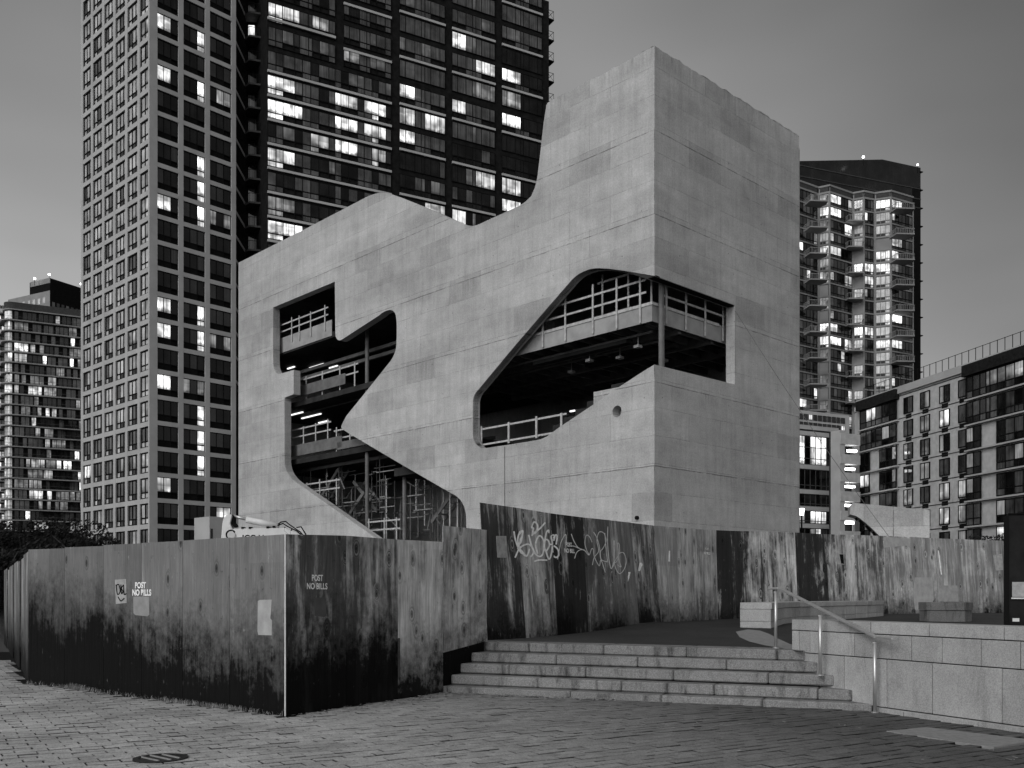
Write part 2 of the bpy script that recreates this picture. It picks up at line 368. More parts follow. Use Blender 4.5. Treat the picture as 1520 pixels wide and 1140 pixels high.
M['g_pale'] = mat_glass('pale_glass', .42, ior=1.8, var=.35); M['g_side'] = mat_glass('side_glass', .006, ior=1.3, var=.9)  # pale glass: reflected sky painted into the base colour with the blinds
for i, s in enumerate((.05, .13, .28, .60, 1.05)): M['lit%d' % i] = mat_lit('lit_room_%s' % 'abcde'[i], s)
M['steel'] = simple('galvanised_steel', .45, .45, .6, .15, 6); M['rail'] = simple('brushed_rail', .55, .38, .7, .1, 9)
M['timber'] = simple('guard_timber', .42, .8, 0, .3, 5); M['beam'] = simple('primed_steel_edge', .30, .6, 0, .25, 1.2)
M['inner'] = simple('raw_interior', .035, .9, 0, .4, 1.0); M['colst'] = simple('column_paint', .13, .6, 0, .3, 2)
M['white'] = simple('lift_paint', .62, .4, 0, .08, 3); M['brickr'] = simple('facade_brick', .42, .85, 0, .18, 1.3)
M['leaf'] = simple('leaf', .02, .6, 0, .6, 1.5); M['bark'] = simple('bark', .05, .9, 0, .3, 8)
M['weed'] = simple('dry_weed', .28, .8, 0, .5, 6); M['paint'] = simple('spray_paint', .85, .6, 0, .25, 14)
M['paint2'] = simple('thin_spray_paint', .66, .6, 0, .3, 14)
M['paper'] = simple('poster_paper', .34, .8, 0, .3, 9); M['iron'] = simple('cast_iron', .035, .5, .5, .4, 30)
M['earth'] = simple('distant_ground', .08, .95, 0, .3, .05); M['kiosk'] = simple('kiosk_metal', .014, .6, 0, .6, 3)
M['trim'] = simple('corner_trim', .55, .5, 0, .2, 6)
def emis(name, s):
    m, t = newmat(name); k = N(t); e = k.n('ShaderNodeEmission'); e.inputs[1].default_value = s; o = k.n('ShaderNodeOutputMaterial'); k.l(e.outputs[0], o.inputs[0]); return m
M['tube'] = emis('lamp_tube', 5.0); M['tube_s'] = emis('work_light', 1.1)

# ------------------------------------------------------------------ lit rooms (picture-plane survey of which rooms have their lights on)
LIT = [(398,5,444,28,3),(463,16,487,38,2),(510,65,533,88,2),(398,111,443,141,4),(398,146,444,178,4),(501,138,534,163,3),(545,149,568,171,4),
(501,172,534,206,4),(545,182,568,210,3),(456,197,490,221,2),(501,207,534,241,4),(547,221,568,239,2),(399,220,443,246,3),(399,290,443,315,1),(399,324,444,355,4),
(593,123,615,148,4),(593,158,615,181,3),(629,168,659,193,3),(593,193,615,214,4),(630,300,660,322,3),(671,42,691,68,4),(705,90,733,114,3),(671,144,691,169,3),
(705,121,733,145,1),(705,252,733,274,3),(671,308,686,328,3),(744,102,772,128,4),(745,135,771,155,2),(744,165,772,192,4),(744,261,771,284,3),(744,294,771,313,4),
(1216,284,1232,300,2),(1232.6,284,1249,302,4),(1215.6,308,1249,326,4),(1253,334,1264,346,4),(1299,298,1323,310,4),(1323,292,1338,311,4),(1185,358,1193,370,4),
(1215,366,1249,380,3),(1299,354,1323,367,1),(1323,355,1339,371,3),(1299,372,1333,387,3),(1266,391,1295,404,4),(1299,392,1319,404,4),(1320,392,1334,408,1),(1255,411,1297,425,3),
(1215,482,1245,497,4),(1266,486,1281,500,4),(1283,486,1297,500,3),(1312,468,1338,483,4),(1215,500,1249,520,4),(1299,506,1338,520,3),(1216,576,1230,591,3),(1185,590,1193,602,4),
(1253,618,1269,640,3),(1285,608,1298,628,3),(1393,606,1408,631,4),(1365,617,1379,638,1),(1277,704,1291,722,3),(1341,726,1353,747,2),(1394,717,1408,739,2),(1394,752,1408,774,3),
(1423,712,1432,735,2),(1423,750,1432,771,2),(1435,783,1456,800,3),(1481,778,1492,800,3),(1277,736,1291,747,3),(1448,531,1505,567,1),(1508,530,1518,560,2),
(1185,643,1195,688,4),(1202,645,1228,691,4),(1203,756,1228,772,4),(1202,782,1227,792,3),(1185,755,1192,768,3)]
def lit_at(p):
    x, y = PX(p)
    for a, b, c, d, l in LIT:
        if a <= x <= c and b <= y <= d: return l
    return None

pane_cache = {}
def pane_mesh(P, w, h, mat):
    key = (round(w, 2), round(h, 2), mat.name)
    if key not in pane_cache:
        b = MB(); b.box(-w/2, w/2, -.012, .012, 0, h); pane_cache[key] = b.mesh('pane', mat)
    return pane_cache[key]

class Panes:
    """collects panes of one building; the largest become objects, the rest one joined part"""
    def __init__(s, root, limit=280): s.root = root; s.L = []; s.limit = limit
    def add(s, win, P, u0, u1, z0, z1, w, mat):
        p = P.P((u0+u1)/2, (z0+z1)/2, w); size = (u1-u0)*(z1-z0)/p.y**2
        s.L.append((size+(1e-3 if mat.name.startswith('lit') else 0), win, P, u0, u1, z0, z1, w, mat))
    def flush(s):
        s.L.sort(key=lambda a: -a[0])
        for (_, win, P, u0, u1, z0, z1, w, mat) in s.L[:s.limit]:
            inst('pane', pane_mesh(P, u1-u0, z1-z0, mat), P, (u0+u1)/2, z0, w, win)
        rest = s.L[s.limit:]
        if rest:
            mats = []; b = MB()
            for (_, win, P, u0, u1, z0, z1, w, mat) in rest:
                if mat not in mats: mats.append(mat)
                b.pbox(P, u0, u1, z0, z1, w-.012, w+.012, mats.index(mat))
            obj('glazing', b, mats, s.root, kind='stuff')

def frame(P, u0, u1, z0, z1, cuts, trans=(), w0=-.12, w1=.0, t=.07, b=None):
    """window frame with mullions at fractions cuts and transoms (u-fraction range, z fraction)"""
    b = b or MB(); U = lambda f: u0+(u1-u0)*f; Z = lambda f: z0+(z1-z0)*f
    b.pbox(P, u0, u1, z0, z0+t, w0, w1); b.pbox(P, u0, u1, z1-t, z1, w0, w1)
    b.pbox(P, u0, u0+t, z0+t, z1-t, w0, w1); b.pbox(P, u1-t, u1, z0+t, z1-t, w0, w1)
    for c in cuts: b.pbox(P, U(c)-t/2, U(c)+t/2, z0+t, z1-t, w0, w1-.003)
    for (a, c, f) in trans: b.pbox(P, U(a), U(c), Z(f)-t/2, Z(f)+t/2, w0, w1-.006)
    return b

# ================================================================== GROUND
g = MB()
def sheet(b, x0, x1, y0, y1, z, m=0): b.quad(Vector((x0, y0, z)), Vector((x1, y0, z)), Vector((x1, y1, z)), Vector((x0, y1, z)), m)
sheet(g, -900, 900, -300, 1500, -.10)
o = obj('ground', g, M['earth'], fix=False, kind='structure')
g = MB(); sheet(g, -20, 12, 2, 28, -.028); pav = obj('pavement', g, M['joint'], fix=False, kind='structure')

# pavers
def inpoly(x, y, poly):
    c = False; n = len(poly)
    for i in range(n):
        x1, y1 = poly[i]; x2, y2 = poly[(i+1) % n]
        if (y1 > y) != (y2 > y) and x < (x2-x1)*(y-y1)/(y2-y1)+x1: c = not c
    return c
GP = [(-8.5, 7.6), (8.0, 7.6), (6.15, 11.5), (5.15, 13.6), (-1.1, 16.3), (-1.2, 16.1), (-3.03, 12.9), (-6.8, 16.05), (-9.1, 17.9), (-13, 25), (-17, 25), (-16, 17)]
e = Vector((.841, .541, 0)); fv = Vector((-.541, .841, 0)); PLn, PW = .32, .165
cells = []
LS = [(4.45, 11.53), (5.06, 11.85), (5.84, 10.78), (5.10, 10.28)]
rowgap = {}
for j in range(-10, 190):
    rowgap[j] = random.choice((.003, .004, .006, .009, .014))
    offs = (j % 2)*.5*PLn+random.uniform(-.02, .02)
    for i in range(-70, 90):
        c = e*(i*PLn+offs)+fv*(j*PW); 
        if not inpoly(c.x, c.y, GP): continue
        if inpoly(c.x, c.y, LS): continue
        if c.y > 14 and c.x < -3 and c.y > 24: continue
        if (c.x+3.475)**2+(c.y-9.6)**2 < .20**2: continue
        x = CX+c.x/c.y*F
        if x < -160 or x > 1680: continue
        cells.append((c.y, c, rowgap[j]))
cells.sort(key=lambda q: q[0] if -20 < CX+q[1].x/q[0]*F < 1540 and q[0] > 9.0 else 99)
def paver(b, c, tz, tone, tl):
    g_ = .003+random.random()*.005; L2, W2 = PLn/2-g_, PW/2-max(.002, RG*random.uniform(.35, 1.5)); bv = .006
    rot = random.uniform(-.012, .012); ee = e*math.cos(rot)+fv*math.sin(rot); ff = fv*math.cos(rot)-e*math.sin(rot)
    tx, ty = random.uniform(-.006, .006), random.uniform(-.01, .01)
    def q(a, d, z): return c+ee*a+ff*d+Vector((0, 0, z+a*tx/L2*.4+d*ty/W2*.3))
    ring0 = [q(a*L2, d*W2, -.07) for a, d in ((-1, -1), (1, -1), (1, 1), (-1, 1))]
    ring1 = [q(a*L2, d*W2, tz-bv) for a, d in ((-1, -1), (1, -1), (1, 1), (-1, 1))]
    ring2 = [q(a*(L2-bv), d*(W2-bv), tz) for a, d in ((-1, -1), (1, -1), (1, 1), (-1, 1))]
    i = len(b.v); b.v += ring0+ring1+ring2; b.tone = getattr(b, 'tone', [])
    for r in (0, 4):
        for n in range(4): b.f.append((i+r+n, i+r+(n+1) % 4, i+r+4+(n+1) % 4, i+r+4+n)); b.m.append(0); b.tone.append(-.95 if r == 0 else -.45)
    b.f.append((i+8, i+9, i+10, i+11)); b.m.append(0); b.tone.append(tone)
def tone_attr(o, tones):
    a = o.data.attributes.new('tone', 'FLOAT', 'FACE'); a.data.foreach_set('value', tones)
rest = MB()
for n, (yy, c, rg) in enumerate(cells):
    RG = rg
    tz = random.uniform(-.007, .003); tone = random.uniform(-.10, .10)+(-.12 if random.random() < .05 else 0)
    if n < 300 and yy < 90:
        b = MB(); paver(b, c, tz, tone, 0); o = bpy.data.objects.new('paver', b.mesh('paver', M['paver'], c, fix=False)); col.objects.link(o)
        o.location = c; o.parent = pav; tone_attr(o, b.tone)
    else: paver(rest, c, tz, tone, 0)
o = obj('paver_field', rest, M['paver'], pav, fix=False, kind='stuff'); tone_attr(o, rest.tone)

# pale slab set in the pavement
b = MB(); pts = [W(1316, 1085.5, 1), W(1375, 1080, 1), W(1535, 1099.5, 1), W(1475, 1110, 1)]
pp = []
for (x, y) in ((1316, 1085.5), (1375, 1080), (1540, 1099.5), (1475, 1110)):
    Z = EYE*F/(y-HY); pp.append(Vector(((x-CX)/F*Z, Z, 0)))
b.hexa([q+Vector((0, 0, -.03)) for q in pp]+[q+Vector((0, 0, .006)) for q in pp])
obj('paving_slab', b, M['slab_light'], pav)

# manhole cover
mc = thing('drain_cover', (-3.475, 9.6, 0), 'round dark cast iron drain cover with pale ribs set in the pavers', 'drain cover')
b = MB(); rr = .29
def ring(b, c, r0, r1, z0, z1, n=40):
    for i in range(n):
        a0, a1 = 2*math.pi*i/n, 2*math.pi*(i+1)/n
        q = lambda r, a, z: Vector((c[0]+r*math.cos(a), c[1]+r*math.sin(a), z))
        b.quad(q(r0, a0, z1), q(r1, a0, z1), q(r1, a1, z1), q(r0, a1, z1)); b.quad(q(r1, a0, z1), q(r1, a0, z0), q(r1, a1, z0), q(r1, a1, z1))
        b.quad(q(r0, a1, z1), q(r0, a1, z0), q(r0, a0, z0), q(r0, a0, z1))
ring(b, (-3.475, 9.6), .205, .26, -.03, .012); obj('frame', b, M['iron'], mc, fix=False)
b = MB(); ring(b, (-3.475, 9.6), 0, .203, -.03, .006); obj('cover', b, M['iron'], mc, fix=False)
for k_ in (-.11, .0, .11):
    b = MB(); h_ = math.sqrt(.20**2-k_*k_)
    d_ = Vector((.75, -.66, 0)).normalized(); s_ = Vector((.66, .75, 0)).normalized(); c_ = Vector((-3.475, 9.6, .012))
    b.bar(c_+s_*k_-d_*h_, c_+s_*k_+d_*h_, .014, .014); obj('rib', b, M['slab_light'], mc)

# ================================================================== STEPS
LZ = [(-1.25, 16.2, .10), (-1.08, 16.44, .268), (-.93, 16.69, .44), (-.79, 17.0, .61), (-.60, 17.45, .778)]
RZ = [(5.035, 13.56, .092), (4.885, 13.9, .255), (4.735, 14.23, .44), (4.585, 14.54, .612), (4.475, 14.78, .772)]
JX = [[846, 981, 1131], [797.8, 921.7, 1059.7, 1213.8], [755, 869, 999, 1140], [825, 946, 1078], [784.7, 896, 1018.6, 1153]]
st = thing('stone_steps', (2, 15, 0), 'wide flight of five worn granite steps up to the plaza', 'steps')
for kx in range(5):
    A = Vector(LZ[kx]); B = Vector(RZ[kx]); dr = (B-A); 
    back = Vector((-dr.y, dr.x, 0)).normalized(); 
    if back.y < 0: back = -back
    # extend left end under the hoarding
    ts = [-.004]
    for x in JX[kx]:
        r = (x-CX)/F; t = (r*A.y-A.x)/(dr.x-r*dr.y); ts.append(t)
    ts.append(1.0)
    bot = -.03 if kx == 0 else A.z-.155
    for i in range(len(ts)-1):
        t0, t1 = ts[i]+.0009, ts[i+1]-.0009
        jit = random.uniform(-.008, .008)
        p = A+dr*t0+back*jit; q = A+dr*t1+back*jit; dep = .62
        zt0, zt1 = p.z, q.z; zb0, zb1 = (-.03, -.03) if kx == 0 else (p.z-.158, q.z-.158)
        def v3(v, z): return Vector((v.x, v.y, z))
        b = MB(); b.hexa([v3(p, zb0), v3(q, zb1), v3(q+back*dep, zb1), v3(p+back*dep, zb0), v3(p, zt0), v3(q, zt1), v3(q+back*dep, zt1), v3(p+back*dep, zt0)])
        c0 = (p+q)/2
        o = obj('step_block', b, M['gran_step'], st, bevel=.018)

# plaza sheet
def pz(Y): 
    T = [(10, .76), (17, .775), (19, .80), (21.3, .87), (23, .93), (26, .945), (30.4, 1.03), (34, 1.0), (60, 1.0)]
    for (a, za), (b_, zb) in zip(T, T[1:]):
        if Y <= b_: return za+(zb-za)*max(0, (Y-a))/(b_-a)
    return 1.0
A = Vector(LZ[4]); B = Vector(RZ[4]); dr = B-A; back = Vector((-dr.y, dr.x, 0)).normalized()
if back.y < 0: back = -back
b = MB(); lo = A-dr*.02+back*.55; hi = B+back*.55
front = []
for i in range(15): p = lo+(hi-lo)*(i/14); front.append(Vector((p.x, p.y, 0)))
WP0 = Vector((4.34, 15.07, 0)); WD = Vector((.423, -.906, 0)).normalized(); WN = Vector((-.906, -.423, 0))
front += [Vector((5.3, 14.4, 0)), Vector((6.5, 12, 0)), Vector((8.2, 9, 0)), Vector((14, 8.5, 0)), Vector((26, 8.5, 0))]
rows = 16
grid = []
for p in front:
    rowv = []
    for j in range(rows+1):
        Y = p.y+(36-p.y)*(j/rows)**1.0
        far = Vector((-1 + (p.x+1)*(1+.9*(j/rows)), Y, 0)) if p.x > -1 else Vector((p.x*(1-.0*j), Y, 0))
        rowv.append(Vector((p.x+(p.x+1.2)*.9*(j/rows), Y, pz(Y))))
    grid.append(rowv)
for i in range(len(grid)-1):
    for j in range(rows): b.quad(grid[i][j], grid[i+1][j], grid[i+1][j+1], grid[i][j+1])
plz = obj('plaza_floor', b, M['plaza'], fix=False, kind='structure')
# light curved band in plaza paving in front of the seat wall
b = MB(); inn = []; out_ = []
for (x, y) in ((1092, 941), (1098, 946), (1112, 951), (1135, 956), (1165, 961), (1190, 964)):
    Z = (EYE-.80)*F/(y-HY); out_.append(Vector(((x-CX)/F*Z, Z, 0)))
for (x, y) in ((1110, 939), (1128, 940), (1142, 943), (1156, 948), (1172, 954), (1196, 960)):
    Z = (EYE-.80)*F/(y-HY); inn.append(Vector(((x-CX)/F*Z, Z, 0)))
for i in range(5):
    q = [out_[i], out_[i+1], inn[i+1], inn[i]]
    b.quad(*[Vector((v.x, v.y, pz(v.y)+.006)) for v in q])
obj('paving_band', b, M['slab_light'], plz, fix=False)

# ================================================================== GRANITE WALL
gw = thing('granite_wall', (5.0, 13.5, 0), 'long granite block retaining wall with cap stones right of the steps', 'retaining wall')
WPL = Plane(0, 0, origin=(5.07, 13.5, 0), d=(.423, -.906))
def wall_course(z0, z1, joints, w1, w0, u_start, u_end, mat, nm='granite_block', bev=.006):
    us = [u_start]+[WPL.uz(x)[0] for x in joints]+[u_end]
    for a, c in zip(us, us[1:]):
        b = MB(); jt = random.uniform(-.003, .003)
        b.pbox(WPL, a+.0065, c-.0065, z0+.006, z1-.006, w0, w1+jt); obj(nm, b, mat, gw, bevel=bev)
US = WPL.uz(1175)[0]; UE = 5.2
wall_course(1.072, 1.245, [1292, 1378.7, 1489.8, 1600], .0, -.5, US, UE, M['granite'], 'cap_stone')
wall_course(.735, 1.072, [1186, 1201.5, 1267.6, 1352.4, 1397.5, 1455.6, 1514, 1590], -.004, -.46, US, UE, M['granite'])
wall_course(.065, .735, [1252.5, 1315.7, 1383, 1486.8, 1600], -.002, -.46, US, UE, M['granite'])
wall_course(-.02, .065, [1343.6, 1454, 1570], .035, -.3, WPL.uz(1298)[0], UE, M['granite'], 'base_stone')
b = MB(); b.pbox(WPL, US+.02, UE-.02, -.02, 1.23, -.44, -.03); obj('core', b, M['joint'], gw)

# ================================================================== HANDRAIL
hr = thing('handrail', (4.6, 14.2, 0), 'sloping steel handrail on three posts beside the granite wall', 'handrail')
posts = [((1151.5, 15.45), .772, 1.69), ((1217.5, 14.23), .44, 1.34), ((1298.5, 13.34), 0, .985)]
rp = []
for (x, Z), z0, z1 in posts:
    X = (x-CX)/F*Z; b = MB(); b.tube([(X, Z, z0), (X, Z, z1-.02)], .026, 14); b.bar((X-.03, Z, z1-.03), (X+.03, Z, z1-.03), .03, .03)
    obj('post', b, M['rail'], hr, smooth=True)
    b = MB(); b.tube([(X, Z, z0-.002), (X, Z, z0+.012)], .05, 16); obj('foot_plate', b, M['rail'], hr)
pA = W(1141.5, 873.8, 15.6); pB = W(1157, 873, 15.4); pC = W(1301, 946, 13.34); pD = W(1327, 948.6, 12.95)
b = MB()
def flatbar(b, pts, w, h):
    ds = []
    for i in range(len(pts)):
        d = (pts[min(i+1, len(pts)-1)]-pts[max(0, i-1)]); hd = Vector((d.x, d.y, 0)).normalized(); ds.append(Vector((-hd.y, hd.x, 0)))
    for i in range(len(pts)-1):
        a, c = pts[i], pts[i+1]; s0, s1 = ds[i]*w/2, ds[i+1]*w/2; u = Vector((0, 0, h/2))
        b.hexa([a-s0-u, a+s0-u, a+s0+u, a-s0+u, c-s1-u, c+s1-u, c+s1+u, c-s1+u])
flatbar(b, [pA, pB, pC, pD], .07, .032); obj('top_rail', b, M['rail'], hr, bevel=.004)

# ================================================================== SEAT WALL, STONE SEAT
sw = thing('curved_seat_wall', (5.4, 21.5, .8), 'low curved granite seat wall on the plaza behind the handrail', 'seat wall')
path = [(5.72, 21.45), (6.45, 23.0), (7.2, 24.3), (8.1, 25.4), (9.1, 26.5), (10.05, 27.5), (10.95, 28.6)]
wth = [.72, .7, .6, .6, .6, .6, .6]
P3 = [Vector((x, y, pz(y))) for x, y in path]
def offp(i, w):
    a = P3[max(0, i-1)]; c = P3[min(len(P3)-1, i+1)]; d = (c-a); n = Vector((-d.y, d.x, 0)).normalized(); return P3[i]+n*w
for i in range(len(P3)-1):
    for (z0, z1, ow, nm, m_) in ((0, .15, 0, 'base_stone', 'granite'), (.155, .44, 0, 'granite_block', 'granite'), (.446, .60, .02, 'cap_stone', 'granite')):
        sub = 2 if nm != 'cap_stone' else 1
        tt = 1.45-.0-.62
        for s_ in range(sub):
            f0, f1 = s_/sub+.004, (s_+1)/sub-.004
            L = lambda f, w: offp(i, w).lerp(offp(i+1, w), f)
            top0 = 1.452-.02*i/6; hh = lambda z: z/.60
            def zz(p, z): return Vector((p.x, p.y, pz(p.y)+(1.448-pz(p.y))*(z/.60)))
            q = [L(f0, -ow), L(f1, -ow), L(f1, .68), L(f0, .68)]
            b = MB(); b.hexa([zz(v, z0) for v in q]+[zz(v, z1) for v in q]); obj(nm, b, M[m_], sw, bevel=.008)
# separate stone seat
ss = thing('stone_bench', (11.2, 24.9, .93), 'dark stained octagonal stone bench with a cap before the plywood', 'stone bench')
def ngon(b, c, r, z0, z1, n=8, a0=.39):
    lo = [Vector((c[0]+r*math.cos(a0+2*math.pi*i/n), c[1]+r*math.sin(a0+2*math.pi*i/n), z0)) for i in range(n)]
    hi = [Vector((v.x, v.y, z1)) for v in lo]; i0 = len(b.v); b.v += lo+hi
    for i in range(n): b.f.append((i0+i, i0+(i+1) % n, i0+n+(i+1) % n, i0+n+i)); b.m.append(0)
    b.f.append(tuple(i0+n+i for i in range(n))); b.m.append(0)
b = MB(); ngon(b, (11.25, 25.2), .62, .85, 1.22); obj('base', b, M['gran_dark'], ss)
b = MB(); ngon(b, (11.25, 25.2), .65, 1.232, 1.43); obj('cap_stone', b, M['gran_dark'], ss, bevel=.01)

# ================================================================== HOARDINGS
panels = []          # world frames for projecting graffiti: (origin, xdir, zdir, ndir, width, height, obj)
def hoard_panel(root, bl, br, tl, tr, colr, label=None, thick=.018, slant=None):
    """bl, br base left/right, tl, tr top left/right in world"""
    X = (br-bl); X0 = Vector((X.x, X.y, 0)).normalized()
    up = (tl-bl); up = (up-X0*up.dot(X0)); Zd = up.normalized(); Y = Zd.cross(X0).normalized()   # away from viewer when left->right
    Mx = Matrix(((X0.x, Y.x, Zd.x, bl.x), (X0.y, Y.y, Zd.y, bl.y), (X0.z, Y.z, Zd.z, bl.z), (0, 0, 0, 1))); inv = Mx.inverted()
    q = [inv @ v for v in (bl, br, tr, tl)]
    b = MB(); g_ = .004
    a = [Vector((q[0].x+g_, 0, q[0].z)), Vector((q[1].x-g_, 0, q[1].z)), Vector((q[2].x-g_, q[2].y, q[2].z)), Vector((q[3].x+g_, 0, q[3].z))]
    c = [v+Vector((0, thick, 0)) for v in a]
    b.hexa([a[0], a[1], c[1], c[0], a[3], a[2], c[2], c[3]]); b.f[2] = (0, 1, 5); b.f.append((0, 5, 4)); b.m.append(0)
    o = bpy.data.objects.new('plywood_panel', b.mesh('plywood_panel', M['ply'])); col.objects.link(o); o.parent = root
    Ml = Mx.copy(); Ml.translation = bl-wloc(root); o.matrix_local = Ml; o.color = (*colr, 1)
    if label: o['label'] = label
    panels.append((Mx, inv, q, o)); return o
def V(x, y, z): return Vector((x, y, z))
# left run
h1 = thing('plywood_hoarding', (-6, 15.4, 0), 'dark painted plywood hoarding on the left with a poster and a stencilled notice', 'hoarding')
d1 = V(-.768, .641, 0).normalized(); p0 = V(-3.03, 12.97, 0)
seams = [423, 341, 271, 210, 153.5, 96, 42]
us = []
for x in seams:
    r = (x-CX)/F; t = (r*p0.y-p0.x)/(d1.x-r*d1.y); us.append(t)
us[0] = 0
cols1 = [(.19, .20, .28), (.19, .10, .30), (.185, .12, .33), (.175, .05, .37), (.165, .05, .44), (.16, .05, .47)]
lp = []
for i in range(6):
    L_ = p0+d1*us[i+1]; Rr = p0+d1*us[i]; ph = 2.43
    jr = V(0, 0, 0)
    lp.append(hoard_panel(h1, L_, Rr, L_+V(0, 0, ph+.005*i), Rr+V(0, 0, ph+.004*(i % 2)), cols1[i]))
# bend then far run
h1b = thing('plywood_hoarding', (-11, 21, 0), 'end run of plywood hoarding bending away at the far left edge', 'hoarding')
c0 = p0+d1*us[6]; pxs = [42, 35, 29, 24, 19, 14, 10, 6]
prev = c0
for i, x in enumerate(pxs[1:]):
    r = (x-CX)/F; d = V(-.60, .80, 0).normalized(); t = None
    d = V(-.4852, .8744, 0).normalized(); t = (r*c0.y-c0.x)/(d.x-r*d.y); nx = c0+d*t
    jo = V(.86, .5, 0)*(.03 if i % 2 else 0)
    hoard_panel(h1b, nx+jo, prev+jo, nx+jo+V(0, 0, 2.42-.03*(i % 3)), prev+jo+V(0, 0, 2.42-.03*(i % 3)), (.16+.07*(i % 2), .45, .22)); prev = nx
# right run along the steps
h2 = thing('plywood_hoarding', (-2, 14.6, 0), 'weathered plywood hoarding with POST NO BILLS stencil beside the steps', 'hoarding')
d2 = V(.512, .859, 0).normalized()
q = [p0+V(.012, -.004, 0)+d2*(1.22*i if i < 4 else 5.02) for i in range(5)]
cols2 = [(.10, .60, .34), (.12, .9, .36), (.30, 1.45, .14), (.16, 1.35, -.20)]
rp2 = []
for i in range(4):
    a, c = q[i], q[i+1]; za = zc = 0
    ta, tc_ = [(2.43, 2.475), (2.475, 2.478), (2.478, 2.50), (2.77, 2.775)][i]
    if i == 3: za, zc = .66, .80
    rp2.append(hoard_panel(h2, a+V(0, 0, za), c+V(0, 0, zc), a+V(0, 0, ta), c+V(0, 0, tc_), cols2[i]))
b = MB(); b.bar(p0+V(.004, -.02, 0), p0+V(.004, -.02, 2.44), .018, .018); obj('corner_trim', b, M['trim'], h2)
a_, c_ = q[3]+V(-.05, .03, 0), q[4]+V(-.05, .03, 0)
hoard_panel(h2, a_, c_, a_+V(0, 0, .9), c_+V(0, 0, .9), (.05, .0, .5))  # added dark board in place of the shade under the raised panel
b = MB(); b.bar(q[2]+V(.02, -.03, .35), q[2]+V(.02, -.03, .95), .03, .03); obj('batten', b, M['bark'], h2)
b = MB()
for i in range(1, 5): b.bar(q[i]+V(-.08, .05, 0), q[i]+V(-.08, .05, 2.35), .09, .04)
for z in (.3, 1.3, 2.2): b.bar(q[0]+d2*.5+V(-.1, .1, z), q[4]+V(-.1, .1, z), .04, .09)
obj('timber_studs', b, M['bark'], h2)
# plaza run, leaning
h3 = thing('plywood_hoarding', (2.5, 22, .8), 'tall leaning plywood hoarding on the plaza covered in looping white graffiti', 'hoarding')
base = [(725, 17.3, 950.5), (781, 18.3, 947), (828, 19.33, 943), (874, 20.33, 938), (915, 21.33, 932), (949.5, 22.36, 925), (981, 23.4, 923), (1010, 24.43, 922.5), (1038, 25.45, 921), (1066, 26.45, 919.5)]
top = [(713, 746), (767, 753.7), (817.5, 762), (865, 768), (904, 772), (936, 776), (970, 780), (1004, 783), (1034, 785.5), (1063, 787)]
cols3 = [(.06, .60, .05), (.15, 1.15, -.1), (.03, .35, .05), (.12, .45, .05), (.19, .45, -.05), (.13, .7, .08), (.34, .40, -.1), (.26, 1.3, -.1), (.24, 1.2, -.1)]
bp = [W(x, y, Z) for x, Z, y in base]
for i in range(9):
    d = (bp[i+1]-bp[i]); n = V(-d.y, d.x, 0).normalized()          # pointing away/left
    def tp(j):
        x, y = top[j]; B0 = bp[j]; r = (x-CX)/F
        dj = bp[min(9, j+1)]-bp[max(0, j-1)]; n = V(-dj.y, dj.x, 0).normalized()
        # lean back along n until the picture column matches
        s = (r*B0.y-B0.x)/(n.x-r*n.y); Z = B0.y+n.y*s; p = B0+n*s; return V(p.x, p.y, EYE+(HY-y)/F*Z)
    e0 = n*0
    hoard_panel(h3, bp[i]+e0, bp[i+1]+e0, tp(i)+e0, tp(i+1)+e0, cols3[i])
# far run
h4 = thing('plywood_hoarding', (11.5, 30, 1), 'patchy peeling plywood hoarding across the back of the plaza', 'hoarding')
tops = [(1063.7, 787), (1087, 788), (1112, 788.5), (1138, 789), (1180, 790.5), (1225, 793), (1267, 794), (1310, 795.5), (1350, 797), (1387, 799), (1425, 800.5), (1461, 801.8), (1502, 803), (1545, 805)]
def zfar(x): return 26.5+(x-1066)*(30.4-26.5)/244 if x < 1310 else 30.4+(x-1310)*2.6/180
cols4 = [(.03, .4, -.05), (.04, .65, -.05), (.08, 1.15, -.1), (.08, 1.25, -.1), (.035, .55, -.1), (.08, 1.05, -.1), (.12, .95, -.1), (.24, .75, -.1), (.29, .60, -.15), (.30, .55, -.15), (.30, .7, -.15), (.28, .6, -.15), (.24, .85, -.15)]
for i in range(13):
    (xa, ya), (xc, yc) = tops[i], tops[i+1]; lean = 9.0
    def bpt(x, y, l): Z = zfar(x); return V((x+l-CX)/F*Z, Z, pz(Z)-.02)
    def tpt(x, y): Z = zfar(x)+.16; return W(x, y, Z)
    l0 = lean*(0.2+.8*min(1, max(0, (xa-1100)/180))); l1 = lean*(0.2+.8*min(1, max(0, (xc-1100)/180))); e0 = V(.5, -.8, 0)*(.016*((i*7) % 3)/2)
    hoard_panel(h4, bpt(xa, ya, l0)+e0, bpt(xc, yc, l1)+e0, tpt(xa, ya)+e0, tpt(xc, yc)+e0, cols4[i])
for hh, pl in ((h3, [(a+V(-.25, .25, 0)) for a in bp]), (h4, [bpt(x, y, 0)+V(-.1, .6, 0) for x, y in tops])):
    b = MB()
    for p in (pl[1:] if hh is h3 else pl): b.bar(p+V(0, 0, 0), p+V(-.0, .1, 2.2), .09, .09)
    obj('timber_studs', b, M['bark'], hh)

